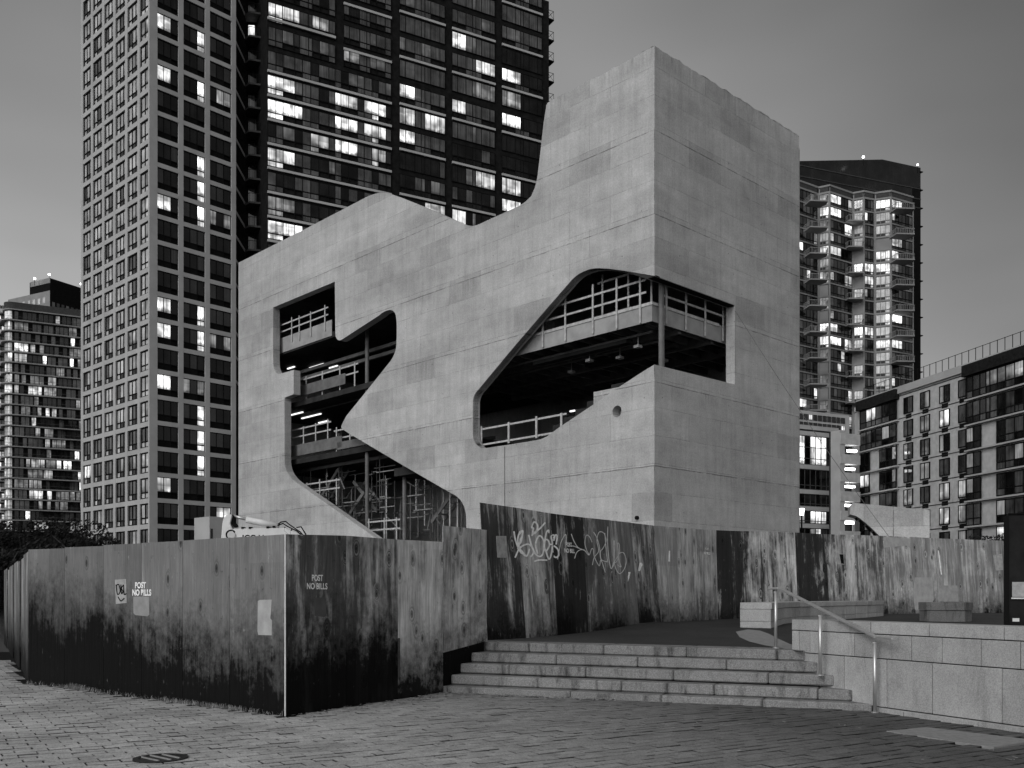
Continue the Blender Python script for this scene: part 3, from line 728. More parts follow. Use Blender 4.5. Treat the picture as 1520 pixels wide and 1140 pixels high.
# --- marks on the hoardings
def surf_y(q, h):
    u = (h.x-q[0].x)/max(1e-6, q[1].x-q[0].x); v = h.z/max(1e-6, (q[2].z+q[3].z)/2)
    return max(0, min(1, min(u, v)))*q[2].y
def on_panel(px, py, off=-.004, cand=None):
    r = Vector(((px-CX)/F, 1, (HY-py)/F)); best = None
    for (Mx, inv, q, o) in (cand or panels):
        o_ = inv @ Vector((0, 0, EYE)); d_ = inv.to_3x3() @ r
        if abs(d_.y) < 1e-6: continue
        t = -o_.y/d_.y
        if t <= 0: continue
        h = o_+d_*t
        if q[0].x-.02 <= h.x <= q[1].x+.02 and -.1 <= h.z <= 3.2:
            if best is None or t < best[0]: h.y = surf_y(q, h); best = (t, Mx, inv, h, o, q)
    return best
def rib(name, strokes, wpx, mat, root, cand=None):
    b = MB()
    for s in strokes:
        # smooth by Catmull-Rom
        P = []
        for i in range(len(s)-1):
            a = s[max(0, i-1)]; p = s[i]; q_ = s[i+1]; d = s[min(len(s)-1, i+2)]
            for k_ in range(5):
                t = k_/5; P.append(tuple(.5*((2*p[j])+(-a[j]+q_[j])*t+(2*a[j]-5*p[j]+4*q_[j]-d[j])*t*t+(-a[j]+3*p[j]-3*q_[j]+d[j])*t**3) for j in (0, 1)))
        P.append(s[-1])
        for i in range(len(P)-1):
            (x0, y0), (x1, y1) = P[i], P[i+1]; L = math.hypot(x1-x0, y1-y0) or 1; nx, ny = -(y1-y0)/L*wpx/2, (x1-x0)/L*wpx/2; ex, ey = (x1-x0)/L*.3, (y1-y0)/L*.3
            vv = []
            for (x, y) in ((x0+nx-ex, y0+ny-ey), (x1+nx+ex, y1+ny+ey), (x1-nx+ex, y1-ny+ey), (x0-nx-ex, y0-ny-ey)):
                h = on_panel(x, y, cand=cand)
                if h is None: break
                vv.append(h[1] @ Vector((h[3].x, h[3].y-.007-.0002*(i % 5), h[3].z)))
            if len(vv) == 4: b.quad(*vv)
    return obj(name, b, mat, root, fix=False)
def cx(l, s=7.238, ox=740, oy=750): return [(ox+a/s, oy+c/s) for a, c in l]
big = [cx([(175,280),(190,370),(225,470),(265,530),(300,550)]), cx([(185,560),(240,450),(310,420),(355,460),(365,510),(335,555)]), cx([(215,470),(240,380),(255,280),(235,290),(215,370),(235,470),(290,545),(315,500),(322,470)]),
 cx([(315,320),(340,420),(375,510),(415,550),(450,540),(470,470),(465,380),(430,330),(400,360),(385,430),(405,520)]),
 cx([(350,330),(360,250),(345,240),(370,180),(405,220),(390,290),(350,310),(420,260),(480,190)]),
 cx([(470,400),(490,370),(520,390),(525,440),(495,490),(475,440),(490,310),(515,270),(520,300)]), cx([(490,490),(505,540),(530,580),(550,520),(560,420),(545,340),(570,320),(600,330),(590,380)]),
 cx([(530,420),(590,435),(635,480),(640,540),(610,560),(570,520),(560,450),(580,370),(610,320),(625,340),(615,420)]), cx([(375,605),(420,590),(505,592)])]
thin = [cx([(630,580),(645,500),(665,400),(700,330),(718,320),(722,400)]), cx([(775,310),(795,370),(840,450),(900,480),(940,495)]), cx([(810,570),(830,510),(870,480),(920,485),(970,535),(1000,470),(1020,475),(1030,550),(1085,650),(1100,590)]),
 cx([(1005,395),(975,335),(940,325),(925,400),(940,470),(970,530)]), cx([(1010,640),(1030,560),(1080,490),(1060,380),(1085,290),(1140,300),(1165,380),(1130,460),(1100,500),(1110,580),(1160,605)]),
 cx([(1025,290),(1060,350),(1090,450),(1100,560),(1125,630),(1150,720)]), cx([(1150,300),(1165,480),(1175,600),(1160,600)]), cx([(1185,230),(1180,380),(1190,560),(1215,680),(1240,600),(1245,380)]),
 cx([(1240,380),(1240,610),(1290,560),(1280,420),(1300,420),(1300,520),(1250,600),(1260,680),(1305,735),(1360,680),(1380,590),(1350,510),(1300,520),(1290,570),(1320,660),(1280,640)]), cx([(770,440),(800,440),(850,460)])]
h3p = panels[18:27]
rib('graffiti_tag', big, 2.4, M['paint'], h3, h3p)
rib('graffiti_tag', thin, 1.25, M['paint2'], h3, h3p)

def text_on(root, s, px, py, size_px, mat, cand, narrow=.62, bold=.03, parent_panel=True):
    """stencil lettering lying on a panel: lower-left at px, py; size_px = cap height"""
    h = on_panel(px, py, cand=cand)
    if not h: return
    t, Mx, inv, hp, po, q_p = h; Z = (Mx @ hp).y; cap = size_px*Z/F
    cu = bpy.data.curves.new('text', 'FONT'); cu.body = s; cu.size = cap/.70; cu.offset = bold*cap*.6; cu.extrude = .0006
    to = bpy.data.objects.new('text', cu); col.objects.link(to)
    bpy.context.view_layer.update()
    dg = bpy.context.evaluated_depsgraph_get(); me = bpy.data.meshes.new_from_object(to.evaluated_get(dg)); bpy.data.objects.remove(to)
    me.materials.clear(); me.materials.append(mat)
    me.transform(Matrix.Rotation(R(90), 4, 'X') @ Matrix.Diagonal((narrow, 1, 1, 1)))
    o = bpy.data.objects.new('stencil_lettering', me); col.objects.link(o); o.parent = po
    o.location = (hp.x, hp.y-.008, hp.z); return o
P_R0 = [panels[13]]; P_L = panels[0:6]
text_on(h2, 'POST', 462, 862, 9, M['paint'], P_R0, .80, .05); text_on(h2, 'NO BILLS', 454.5, 874.3, 9, M['paint'], P_R0, .86, .05)
text_on(h1, 'POST', 201, 873, 8.6, M['paint'], P_L, 1.05, .08); text_on(h1, 'NO BILLS', 197, 883.8, 8.6, M['paint'], P_L, 1.05, .10)
text_on(h3, 'POST', 839, 811, 6, M['paint'], h3p, .85, .05); text_on(h3, 'NO BILL', 837, 820, 6, M['paint'], h3p, .95, .05)
text_on(h3, 'POST', 1046, 816.5, 3.6, M['paint2'], h3p, 1.1, .08); text_on(h3, 'NO BILLS', 1044, 822.5, 3.6, M['paint'], h3p, 1.1, .08)
def patch(root, name, corners, mat, cand, off=.004, label=None):
    b = MB(); vs_ = []; Mx0 = None
    h0 = on_panel(*corners[0], cand=cand)
    for (x, y) in corners:
        # plane of first panel
        inv = h0[2]; r = Vector(((x-CX)/F, 1, (HY-y)/F)); o_ = inv @ Vector((0, 0, EYE)); d_ = inv.to_3x3() @ r; t = -o_.y/d_.y; hh = o_+d_*t
        vs_.append(Vector((hh.x, 0, hh.z)))
    n = len(vs_); i0 = 0
    b.v = [Vector((v.x, surf_y(h0[5], v)-off-.002, v.z)) for v in vs_]+[Vector((v.x, surf_y(h0[5], v)-.0005, v.z)) for v in vs_]
    b.f = [tuple(range(n))]+[(i, (i+1) % n, n+(i+1) % n, n+i) for i in range(n)]; b.m = [0]*(n+1)
    o = bpy.data.objects.new(name, b.mesh(name, mat)); col.objects.link(o); o.parent = h0[4]
    if label: o['label'] = label
    return o
def mat_patch(name, v): return simple(name, v, .7, 0, .2, 5)
pm1, pm2 = mat_patch('buffed_paint', .27), mat_patch('buffed_paint_light', .36)
patch(h1, 'paint_patch', [(198, 885.5), (221.5, 885.5), (222, 912), (219, 915), (201, 913), (198.5, 910)], pm1, P_L, .002)
patch(h1, 'paint_patch', [(383, 892), (386, 890.5), (403.5, 890), (403, 902), (401.5, 918), (404, 921), (403.5, 943), (384, 942.5), (382.5, 937)], pm2, [panels[0]], .002)
patch(h2, 'paint_patch', [(466.5, 888), (482, 886), (484, 890), (484, 914), (481, 916), (467, 914)], mat_patch('buffed_paint_dark', .09), P_R0, .002)
ps = patch(h1, 'poster', [(171, 860.5), (187.5, 859.5), (188.5, 895), (172.5, 896.5)], M['paper'], P_L, .004, 'torn grey poster with black scrawl')
rib('graffiti_tag', [[(173, 868), (175, 882), (179, 878), (177, 868), (173, 869)], [(180, 868), (181, 881), (183, 878), (181, 873), (184, 868)], [(184, 869), (185, 882), (188, 881)], [(176, 886), (180, 892), (185, 888)]], 1.6, M['black'], h1, [panels[3], panels[2]])
patch(h3, 'poster', [(737, 795.5), (752.5, 795.5), (754.5, 828), (739, 827.5)], M['paper'], h3p, .006, 'blank pale notice sheet on the first dark panel')
for pts, nm in (([(990, 818), (991.5, 818), (991.5, 834), (990, 834)], 'white_strip'), ([(949, 836), (951, 835), (953, 838), (949, 848), (947, 847)], 'paint_splash'), ([(934, 849), (937, 849), (935, 858), (933, 863)], 'paint_splash')):
    patch(h3, nm, pts, M['paint'], h3p, .004)
h4p = panels[27:]
for pts, nm, mt in (([(1392, 817), (1393.5, 817), (1398, 853), (1396.5, 853)], 'white_strip', 'paint'), ([(1474, 824), (1487, 822), (1489, 846), (1478, 847)], 'poster', 'paper'),
    ([(1241, 821.5), (1252.5, 822), (1253.5, 838), (1243, 837.5)], 'poster', 'paper'), ([(1246, 822.8), (1251.8, 822.8), (1252.8, 837), (1248.5, 836.5)], 'poster', 'black')):
    patch(h4, nm, pts, M[mt], h4p, .010 if mt == 'black' else .006)
for pts, v in (([(1358, 857), (1384, 857), (1386, 890), (1378, 906), (1358, 905), (1355, 880)], .26), ([(1393, 869), (1421, 869), (1423, 893), (1394, 893)], .24), ([(1312, 797), (1336, 798), (1358, 800), (1359, 818), (1345, 810), (1312, 813)], .26)):
    patch(h4, 'paint_patch', pts, mat_patch('pale_patch', v*1.35), h4p, .003)

# ================================================================== LIBRARY
lib = thing('concrete_library', (6.03, 41, 0), 'unfinished raw concrete building with curved cut-out openings at centre', 'building')
PL = Plane(971.5, 41, vp=-620, out=(-1, -1, 0)); PR = Plane(971.5, 41, vp=2265, out=(1, -1, 0))
TH = .48
def wall_from(P, outer, holes, th, name='concrete_wall', corner_mitre=True, mat='conc'):
    polys = [[Vector((u, z, 0)) for u, z in outer]]+[[Vector((u, z, 0)) for u, z in h] for h in holes]
    tris = tessellate_polygon(polys); flat = [v for p in polys for v in p]; n = len(flat)
    def loc(u, z, w):
        return (u, (1 if P.flip else -1)*w, z)
    inner_u = lambda u: u+th if (corner_mitre and abs(u) < .02) else u
    verts = [loc(v.x, v.y, 0) for v in flat]+[loc(inner_u(v.x), v.y, -th) for v in flat]
    faces = [tuple(t) for t in tris]+[tuple(n+i for i in reversed(t)) for t in tris]; i0 = 0
    for p in polys:
        m_ = len(p)
        for i in range(m_):
            a, c = i0+i, i0+(i+1) % m_
            if corner_mitre and abs(flat[a].x) < .02 and abs(flat[c].x) < .02: continue
            faces.append((a, c, n+c, n+a))
        i0 += m_
    me = bpy.data.meshes.new(name); me.from_pydata(verts, [], faces); me.materials.append(M[mat])
    bm = bmesh.new(); bm.from_mesh(me); bmesh.ops.recalc_face_normals(bm, faces=bm.faces); bm.to_mesh(me); bm.free()
    o = bpy.data.objects.new(name, me); col.objects.link(o); o.parent = lib; o.location = P.o-wloc(lib); o.rotation_euler = (0, 0, P.ang)
    return o
def U(P, pts, w=0): return [P.uz(x, y, w) for x, y in pts]
roof_px = [(971.5, 68), (940, 85.5), (900, 107.5), (813, 152.4), (811, 156), (806.7, 184), (801.4, 231.6), (798, 259.6), (796.4, 270), (793.7, 279), (788.4, 291), (780, 299.3), (769.8, 306), (736.5, 321), (713.7, 331.6), (708, 334), (703, 335.2), (698, 335.2), (692.6, 334.2), (676.8, 328), (645, 313.5), (610, 299.2), (585.6, 289.7), (579, 287.6), (573, 286.4), (565, 286.2), (557.5, 287.3), (547, 290.8), (500, 315.4), (445, 344), (354, 390)]
H2 = [(971.5, 541), (955, 551), (913.8, 577.8), (880.7, 600.5), (850, 621), (828.2, 635.6), (819, 642.5), (811.6, 648), (803, 651.8), (795, 653.6), (760, 659.3), (719, 665.4), (714.5, 665.3), (710.7, 663.2), (707, 660), (704.4, 656.3), (702.5, 651.5), (701.6, 645.3), (701.9, 595.5), (702.8, 590.5), (704.4, 585.9), (707.2, 581.4), (710.7, 577.6), (764.6, 512.6), (812, 457.5), (844.7, 420), (850, 414), (855.8, 409), (861, 405.5), (866.8, 402.7), (872, 400.6), (877.9, 398.9), (883, 398.2), (889, 398), (902.8, 398.7), (927.6, 402), (971.5, 409.3)]
outer = U(PL, roof_px); ul = PL.uz(354)[0]
jl = []
for i in range(3):
    (ua_, za_), (ub2, zb2) = outer[i], outer[i+1]
    for t in range(8): jl.append((ua_+(ub2-ua_)*t/8, za_+(zb2-za_)*t/8+(random.choice((0, 0, .03, .05, .0)) if t or i else 0)))
NR = len(roof_px)+21; outer = jl+outer[3:]
outer += [(ul, -.05), (0, -.05)]
outer += U(PL, H2)
outer[0] = (0, outer[0][1]); 
for i in range(len(outer)):
    if abs(outer[i][0]) < .05: outer[i] = (0, outer[i][1])
HF = [(405.5, 456.4), (497, 418), (497.8, 495), (498.4, 499.5), (499.6, 502.4), (501.2, 504.4), (503.2, 505.2), (506, 504.6), (508.6, 503.3), (562.5, 468.3), (567, 464.6), (571.5, 462), (575, 460.6), (578.7, 460), (581.6, 460.4), (584, 461.8), (586.2, 464.5), (587.7, 468.3), (588.8, 479), (588.9, 495), (588.4, 511.4), (587.5, 518), (585.9, 524), (583.5, 529.6), (580.5, 534.8), (544.6, 579.7), (514, 617.5), (507.5, 630), (506.3, 633.5), (507.5, 636.5), (519, 644), (602, 693), (670.4, 732.5), (675.5, 735), (679.4, 738), (683.3, 742), (686.5, 746.9), (689.2, 752.8), (691, 759.5), (692, 768), (692.2, 777.4), (691.5, 830), (600, 830), (595, 823), (555, 796.5), (440, 716), (434, 711), (428.8, 704.8), (426, 700), (424, 694.8), (422.8, 689.5), (422.4, 684), (422.4, 590.5), (436, 585), (436, 549), (414.4, 555.3), (412, 554.8), (409.8, 552.8), (407.5, 549), (406, 543.8), (405.5, 533)]
cu_, cz_ = PL.uz(915.8, 610.7); circ = [(cu_+.26*math.cos(a*math.pi/9), cz_+.26*math.sin(a*math.pi/9)) for a in range(18)]
wl = wall_from(PL, outer, [U(PL, HF), circ], TH)
zt = PL.uz(971.5, 68)[1]; ur = PR.uz(1186)[0]
zt_r = PR.uz(1186, 202)[1]
R2 = [(971.5, 409.3), (1090.7, 453), (1090.7, 570.7), (971.5, 541)]
# jagged unfinished parapet
jag = []
for i in range(1, 40):
    u = ur*i/40; jag.append((u, zt+(zt_r-zt)*i/40+random.choice((0, 0, .03, -.03, .05, .0))))
outer_r = [(0, zt)]+jag+[(ur, zt_r), (ur, .55), (0, -.05)]+[(u if abs(u) > .05 else 0, z) for u, z in reversed(U(PR, R2))]
wr = wall_from(PR, outer_r, [], TH)
# black slit under the right wall, back and end walls, roof
b = MB(); DEP = 11.8
def LP(u, w, z): return PL.P(u, z, w)
b.quad(LP(0.5, -DEP, 0), LP(ul, -DEP, 0), LP(ul, -DEP, 13.4), LP(0.5, -DEP, 13.4))
back_poly = MB()
ro = [(u, z-.45) for u, z in outer[:NR]]
rb = MB()
for i in range(len(ro)-1):
    (u0, z0), (u1, z1) = ro[i], ro[i+1]
    if i == 0: u0 = TH
    rb.quad(LP(u0, -TH+.01, z0), LP(u1, -TH+.01, z1), LP(u1, -DEP, z1), LP(u0, -DEP, z0))
obj('roof', rb, M['conc'], lib, fix=False)
# back wall with daylight openings
bo = [(0.2, -.05)]+[(max(u, .2), z) for u, z in ro]+[(ul, -.05)]
PB = Plane(0, 0, origin=PL.o-PL.n*DEP, d=PL.d, out=PL.n)
def rect_b(x0, y0, x1, y1): return [PB.uz(x0, y0), PB.uz(x1, y0), PB.uz(x1, y1), PB.uz(x0, y1)]
def rect_uz(x0, y0, x1, y1):
    ua, za = PB.uz(x0, y0); ub, zb = PB.uz(x1, y1); return [(ua, za), (ub, za), (ub, zb), (ua, zb)]
wall_from(PB, bo, [rect_uz(572, 702, 576, 724)], .4, 'back_wall', False)
PE = Plane(0, 0, origin=PL.P(ul-.45, 0, 0), d=-PL.n, out=-PL.d)
def rect_e(x0, y0, x1, y1):
    ua, za = PE.uz(x0, y0); ub, zb = PE.uz(x1, y1); return [(ua, za), (ub, za), (ub, zb), (ua, zb)]
eh = [rect_e(425, 686, 445, 706), rect_e(518, 573, 545, 586), rect_e(482, 562, 502, 568), rect_e(522, 702, 538, 716)]
wall_from(PE, [(TH, 0), (DEP, 0), (DEP, ro[-1][1]), (TH, ro[-1][1])], eh, .4, 'end_wall', False)
PRb = Plane(0, 0, origin=PR.P(ur, 0, 0), d=-PR.n, out=PR.d)
b = MB(); b.pbox(PRb, TH, 9, .5, zt-.4, -.45, -.002); obj('end_wall', b, M['conc'], lib)
b = MB(); b.pbox(PRb, 9.0, 12.5, .5, zt-.4, -.45, -.002); obj('end_wall', b, M['conc'], lib)
# opening liners: dark steel edge strip around the two openings
def liner(P, pts, closed, w0, w1, t, name, mat):
    b = MB(); q = U(P, pts)
    if closed: q = q+[q[0]]
    for (u0, z0), (u1, z1) in zip(q, q[1:]):
        L = math.hypot(u1-u0, z1-z0)
        if L < 1e-4: continue
        nx, nz_ = -(z1-z0)/L*t, (u1-u0)/L*t
        b.hexa([P.P(u0, z0, w0), P.P(u1, z1, w0), P.P(u1, z1, w1), P.P(u0, z0, w1), P.P(u0+nx, z0+nz_, w0), P.P(u1+nx, z1+nz_, w0), P.P(u1+nx, z1+nz_, w1), P.P(u0+nx, z0+nz_, w1)])
    return obj(name, b, M[mat], lib)
liner(PL, H2[11:], False, -.36, -.06, -.035, 'opening_liner', 'black')
liner(PR, [(972.5, 409.6), (1090.7, 453)], False, -.36, -.05, -.04, 'opening_liner', 'black')
# floors
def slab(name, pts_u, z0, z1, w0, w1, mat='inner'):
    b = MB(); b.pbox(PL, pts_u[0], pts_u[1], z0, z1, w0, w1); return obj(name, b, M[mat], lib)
WB = -.75
# upper floor behind the big opening
u_a, z_a = PL.uz(967, 449, WB); _, z_b = PL.uz(967, 476.7, WB)
slab('floor_slab', (.8, 17.5), z_b+.35, z_a, -DEP+.3, WB-.05)
u_l = PL.uz(745, 530, WB)[0]
b = MB(); b.pbox(PL, .72, u_l, z_b, z_a, WB-.04, WB); obj('edge_beam', b, M['beam'], lib)
b = MB(); b.pbox(PL, .68, u_l-1, z_a-.10, z_a+.03, WB+.0, WB+.04); obj('toe_board', b, M['timber'], lib)
PRi = Plane(0, 0, origin=PR.P(0, 0, -.72), d=PR.d, out=PR.n)
ur0 = .76; ur1 = PR.uz(1086, 480)[0]
b = MB(); b.pbox(PRi, ur0, 11.2, z_b, z_a, -.04, 0); obj('edge_beam', b, M['beam'], lib)
b = MB(); b.pbox(PRi, ur0, ur1, z_a-.10, z_a+.03, .0, .04); obj('toe_board', b, M['timber'], lib)
# steel joists under the slab
b = MB()
for i in range(16): b.pbox(PL, 1.2+i*1.0, 1.32+i*1.0, z_b+.05, z_b+.36, -DEP+.4, WB-.08)
for w in (-3, -5.5, -8): b.pbox(PL, .9, 17, z_b-.1, z_b+.3, w-.1, w+.1)
obj('joists', b, M['colst'], lib)
# ribs / ducts
b = MB()
for w, u0, u1 in ((-2.0, 3, 9), (-4.2, 2, 7.5)): b.pbox(PL, u0, u1, z_b-.32, z_b-.12, w-.22, w+.22)
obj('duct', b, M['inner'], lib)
# corner column
for (uu, w, z0, z1, px) in ((.35, -.95, 0, zt-1, 981.5),):
    Z = 42.2; X = (981.5-CX)/F*Z; b = MB(); b.tube([(X, Z, 7), (X, Z, z_a+3.6)], .115, 12); b.bar((X+.1, Z, 7), (X+.1, Z, z_a+3.6), .02, .24); obj('column', b, M['colst'], lib, smooth=False)
# lower floor in opening 2
_, zl = PL.uz(760, 662, -1.0)
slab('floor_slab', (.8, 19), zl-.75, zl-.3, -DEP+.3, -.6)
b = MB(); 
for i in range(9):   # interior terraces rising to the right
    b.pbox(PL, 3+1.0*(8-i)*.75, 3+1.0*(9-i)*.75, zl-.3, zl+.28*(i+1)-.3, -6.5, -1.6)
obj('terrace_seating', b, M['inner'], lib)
uA, zA = PL.uz(880.7, 600.5, -.5); uB = PL.uz(912, 580, -.5)[0]; _, zB = PL.uz(880.7, 582, -.5)
b = MB(); b.pbox(PL, uB-.4, uA, zA-1.2, zB, -.9, -.52); obj('inner_parapet', b, M['conc'], lib)
# floors seen in the left opening
F1 = PL.uz(410, 520, WB)[1]; F1t = PL.uz(413, 503, WB)[1]
lv = [PL.uz(450, y, -.9)[1] for y in (508, 592, 678)]
for i, z in enumerate(lv):
    slab('floor_slab', (15.5 if i else 19, ul-.5), z-.38, z-.05, -DEP+.3, -.95 if i else -.8)
ua, za = PL.uz(413, 503, WB); ub, zb = PL.uz(491, 475, WB); _, zc = PL.uz(491, 495.6, WB)
b = MB(); b.pbox(PL, ub-.1, ua+.3, zc-.12, zb, WB-.04, WB); obj('edge_beam', b, M['beam'], lib)
b = MB(); ue, ze = PL.uz(588, 500, -1.1); uf, zf = PL.uz(548, 520, -1.1); b.pbox(PL, ue-1, uf, zb-.1, zb+.55, -1.15, -1.1); obj('edge_beam', b, M['colst'], lib)
for (xa, xb, y0, y1) in ((432, 512, 577, 592), (424, 507, 664, 680), (500, 545, 657, 668)):
    u0 = PL.uz(xb, y0, -1.0)[0]; u1, z1 = PL.uz(xa, y0, -1.0); z0 = PL.uz(xa, y1, -1.0)[1]
    b = MB(); b.pbox(PL, u0, u1, z0, z1, -1.05, -1.0); obj('edge_beam', b, M['colst'], lib)
for x, y0, y1 in ((545, 470, 600), (545, 660, 800), (600.5, 692, 800)):
    uc_, z1_ = PL.uz(x, y0-14, -1.25); z0_ = PL.uz(x, y1, -1.25)[1]-1.0; b = MB(); b.tube([PL.P(uc_, z0_, -1.25), PL.P(uc_, z1_, -1.25)], .12, 10); obj('column', b, M['colst'], lib)
# ribbed deck + scaffolding clutter inside the left opening
sc_ = thing('scaffolding', (-9, 57, 0), 'tangle of scaffold tubes inside the left cut-out opening', 'scaffolding')
for i in range(62):
    x = random.uniform(428, 690); w = random.uniform(-5, -1.4); u, zq = PL.uz(x, random.uniform(700, 800), w)
    zhi = zq+random.uniform(1.2, 3.5)
    if PL.uz(x, 0, w)[0] > ul-1: continue
    b = MB(); b.bar(PL.P(u, max(0, zq-2), w), PL.P(u, zhi, w), .05, .05); obj('tube', b, random.choice((M['colst'], M['colst'], M['grille'], M['steel'])), sc_)
for i in range(70):
    x = random.uniform(440, 680); w = random.uniform(-5, -1.4); u, zq = PL.uz(x, random.uniform(690, 790), w)
    if u > ul-3: continue
    b = MB(); b.bar(PL.P(u, zq, w), PL.P(u+random.uniform(-1, 2.2), zq+random.choice((0, 0, .0, .8)), w), .05, .05); obj('brace', b, random.choice((M['colst'], M['grille'], M['steel'])), sc_)
b = MB()
for y in (556, 566, 604, 615, 700):
    for k_ in range(3):
        w = -2.5-k_*2; u0, z0 = PL.uz(430, y, w); b.pbox(PL, 17, u0, z0-.2, z0, w-.1, w+.1)
obj('ceiling_joists', b, M['colst'], lib)
# bare work lights in the ceilings
WLAB = ['in the left end of the upper level of the left opening', 'at mid span of the upper level of the left opening, longest there', 'rightmost on the upper level of the left opening', 'leftmost under the second floor of the left opening', 'as the longest bar under the second floor of the left opening', 'rightmost under the second floor of the left opening', 'by the bright hole low in the left opening', 'low beside the thin column in the left opening', 'behind the terrace steps of the big right opening']
for wl_i, (x, y, L, w) in enumerate(((432, 543, .9, -3), (470, 541, 1.8, -4), (495, 547, 1.0, -5), (440, 598, 1.6, -2), (462, 606, 2.4, -3.2), (480, 612, 1.2, -5), (450, 690, .9, -5), (500, 690, .8, -4), (850, 611, .35, -5))):
    u, z = PL.uz(x, y, w)
    if wl_i < 6: z = lv[0 if wl_i < 3 else 1]-.50
    b = MB(); b.pbox(PL, u-L/2, u+L/2, z, z+.07, w-.05, w+.05)
    solo('work_light', b, M['tube_s'], PL.P(u, z, w), 'work light '+WLAB[wl_i], 'work light', 'strip lights inside the concrete building')

# stair flights and planks among the scaffold tubes
for (x, y, w, up) in ((505, 770, -2.2, 1), (560, 745, -3.2, -1), (640, 760, -2.6, 1), (470, 735, -2.8, 1)):
    u, z = PL.uz(x, y, w)
    b = MB(); b.bar(PL.P(u, z-.6, w), PL.P(u-2.6*up, z+1.5, w), .06, .22); b.bar(PL.P(u, z-.6, w-.8), PL.P(u-2.6*up, z+1.5, w-.8), .06, .22); obj('stringer', b, M['colst'], sc_)
    for t in range(7):
        f = (t+.5)/7; c = PL.P(u-2.6*up*f, z-.6+2.1*f, w-.4); b = MB(); b.bar(c-PL.n*.4, c+PL.n*.4, .24, .04); obj('tread', b, M['steel'], sc_)
for i in range(16):
    x = random.uniform(450, 675); w = random.uniform(-4.5, -1.5); u, z = PL.uz(x, random.uniform(715, 792), w)
    if u > ul-3: continue
    b = MB(); b.pbox(PL, u, u+random.uniform(1, 2.6), z, z+.05, w-.3, w+.1); obj('plank', b, M['steel'], sc_)
# pipes, hangers and light deck ribs under the big slab
b = MB()
for i in range(34):
    u = 1.6+i*.42; w = -2.6-random.random()*.3; b.pbox(PL, u, u+.16, z_b+.30, z_b+.345, w-random.uniform(.4, 1.6), w+.8)
obj('deck_ribs', b, M['steel'], lib, kind='stuff')
for u, w in ((2.5, -2), (4.4, -3), (5.8, -2.4), (8, -3.5), (3.3, -5)):
    b = MB(); b.bar(PL.P(u, z_b-.55, w), PL.P(u, z_b+.3, w), .03); b.pbox(PL, u-.14, u+.14, z_b-.62, z_b-.5, w-.14, w+.14); obj('hanging_fitting', b, M['steel'], lib)
for (w, zz2, u0, u1) in ((-1.8, -.1, 1.5, 12), (-3.1, -.18, 2, 13)):
    b = MB(); b.tube([PL.P(u0, z_b+zz2, w), PL.P(u1, z_b+zz2, w)], .06, 8); obj('pipe', b, M['colst'], lib)
for i in range(15):
    z = zl+.1+.22*i; b = MB(); b.pbox(PL, 2.5+.12*i, 8.5-.12*i, z, z+.05, -7.0+.1*i, -6.9+.1*i); obj('formwork_ledge', b, M['colst'], lib)
# stacked material on the upper deck
for (u, w, wd_, hh_, mt) in ((3.2, -2.4, 1.2, .7, 'timber'), (5.2, -3.2, 1.6, .5, 'grille'), (8.4, -2.0, .9, 1.1, 'paper'), (1.6, -2.6, .8, .4, 'white')):
    b = MB(); b.pbox(PL, u, u+wd_, z_a+.004, z_a+hh_, w-.7, w); st_ = obj('material_stack', b, M[mt], lib)
# guard rails
def guard(P, w, x_posts, base_y, rails, top_h, name_label, low=.35, pw=.09, group='timber guardrails in the openings', zref=None):
    """x_posts: list of px; zref: deck level; rails: heights above the deck"""
    us_ = [P.uz(x, HY, w)[0] for x in x_posts]
    g = thing('guard_rail', P.P(us_[0], zref, w), name_label, 'guard rail', group)
    for u in us_:
        b = MB(); jt = random.uniform(-.06, .06); b.pbox(P, u-pw/2, u+pw/2, zref-low+jt, zref+top_h+jt, w, w+.04); obj('post', b, M['timber'], g)
    a, c = min(us_), max(us_)
    for h in rails:
        b = MB(); b.pbox(P, a-.3, c+.35, zref+h-.045, zref+h+.045, w-.04, w-.002); obj('rail', b, M['timber'], g)
    return g
crp = lambda l: [690+x/3.619 for x in l]
guard(PL, WB+.05, crp([420, 541, 689, 817, 943]), 0, (.50, 1.05), 1.5, 'pale timber guardrail along the slab edge in the big opening, left of the corner', zref=z_a, low=.75)
g_ = guard(PL, WB-.5, crp([741, 880, 1004]), 0, (1.75,), 2.1, 'upper timber rail set behind the guardrail in the big opening', zref=z_a, low=0)
guard(PRi, .05, crp([1081, 1187, 1290, 1386]), 0, (.45, 1.0), 1.2, 'pale timber guardrail on the right face slab edge of the big opening', zref=z_a, low=.75)
zz_ = PL.uz(719, 664, -.6)[1]
guard(PL, -.6, crp([90, 237, 386, 520]), 0, (.15, .95), 1.05, 'pale guardrail low in the left end of the big opening', zref=zz_, low=0, pw=.12)
zb_ = zb
guard(PL, WB+.03, [390+x/2.782 for x in (72, 121, 152, 199, 258)], 0, (.40, .85), 1.05, 'timber guardrail across the small square upper left opening', zref=zb_, low=.55, pw=.08)
for (xs, y, lab) in (((431, 451, 469, 487), 662, 'guardrail on the middle floor inside the left opening'), ((455, 479, 505, 527), 585, 'guardrail on the second floor inside the left opening'), ((500, 520, 540), 663, 'guardrail right of the point inside the left opening'), ((548, 571, 589), 800, 'pale guardrail just above the hoarding in the left opening'), ((456, 475, 500), 742, 'guardrail low on the diagonal of the left opening')):
    z0 = PL.uz(xs[0], y, -1.2)[1]
    guard(PL, -1.2, xs, 0, (.5, 1.0), 1.15, lab, zref=z0, low=.5, pw=.09)

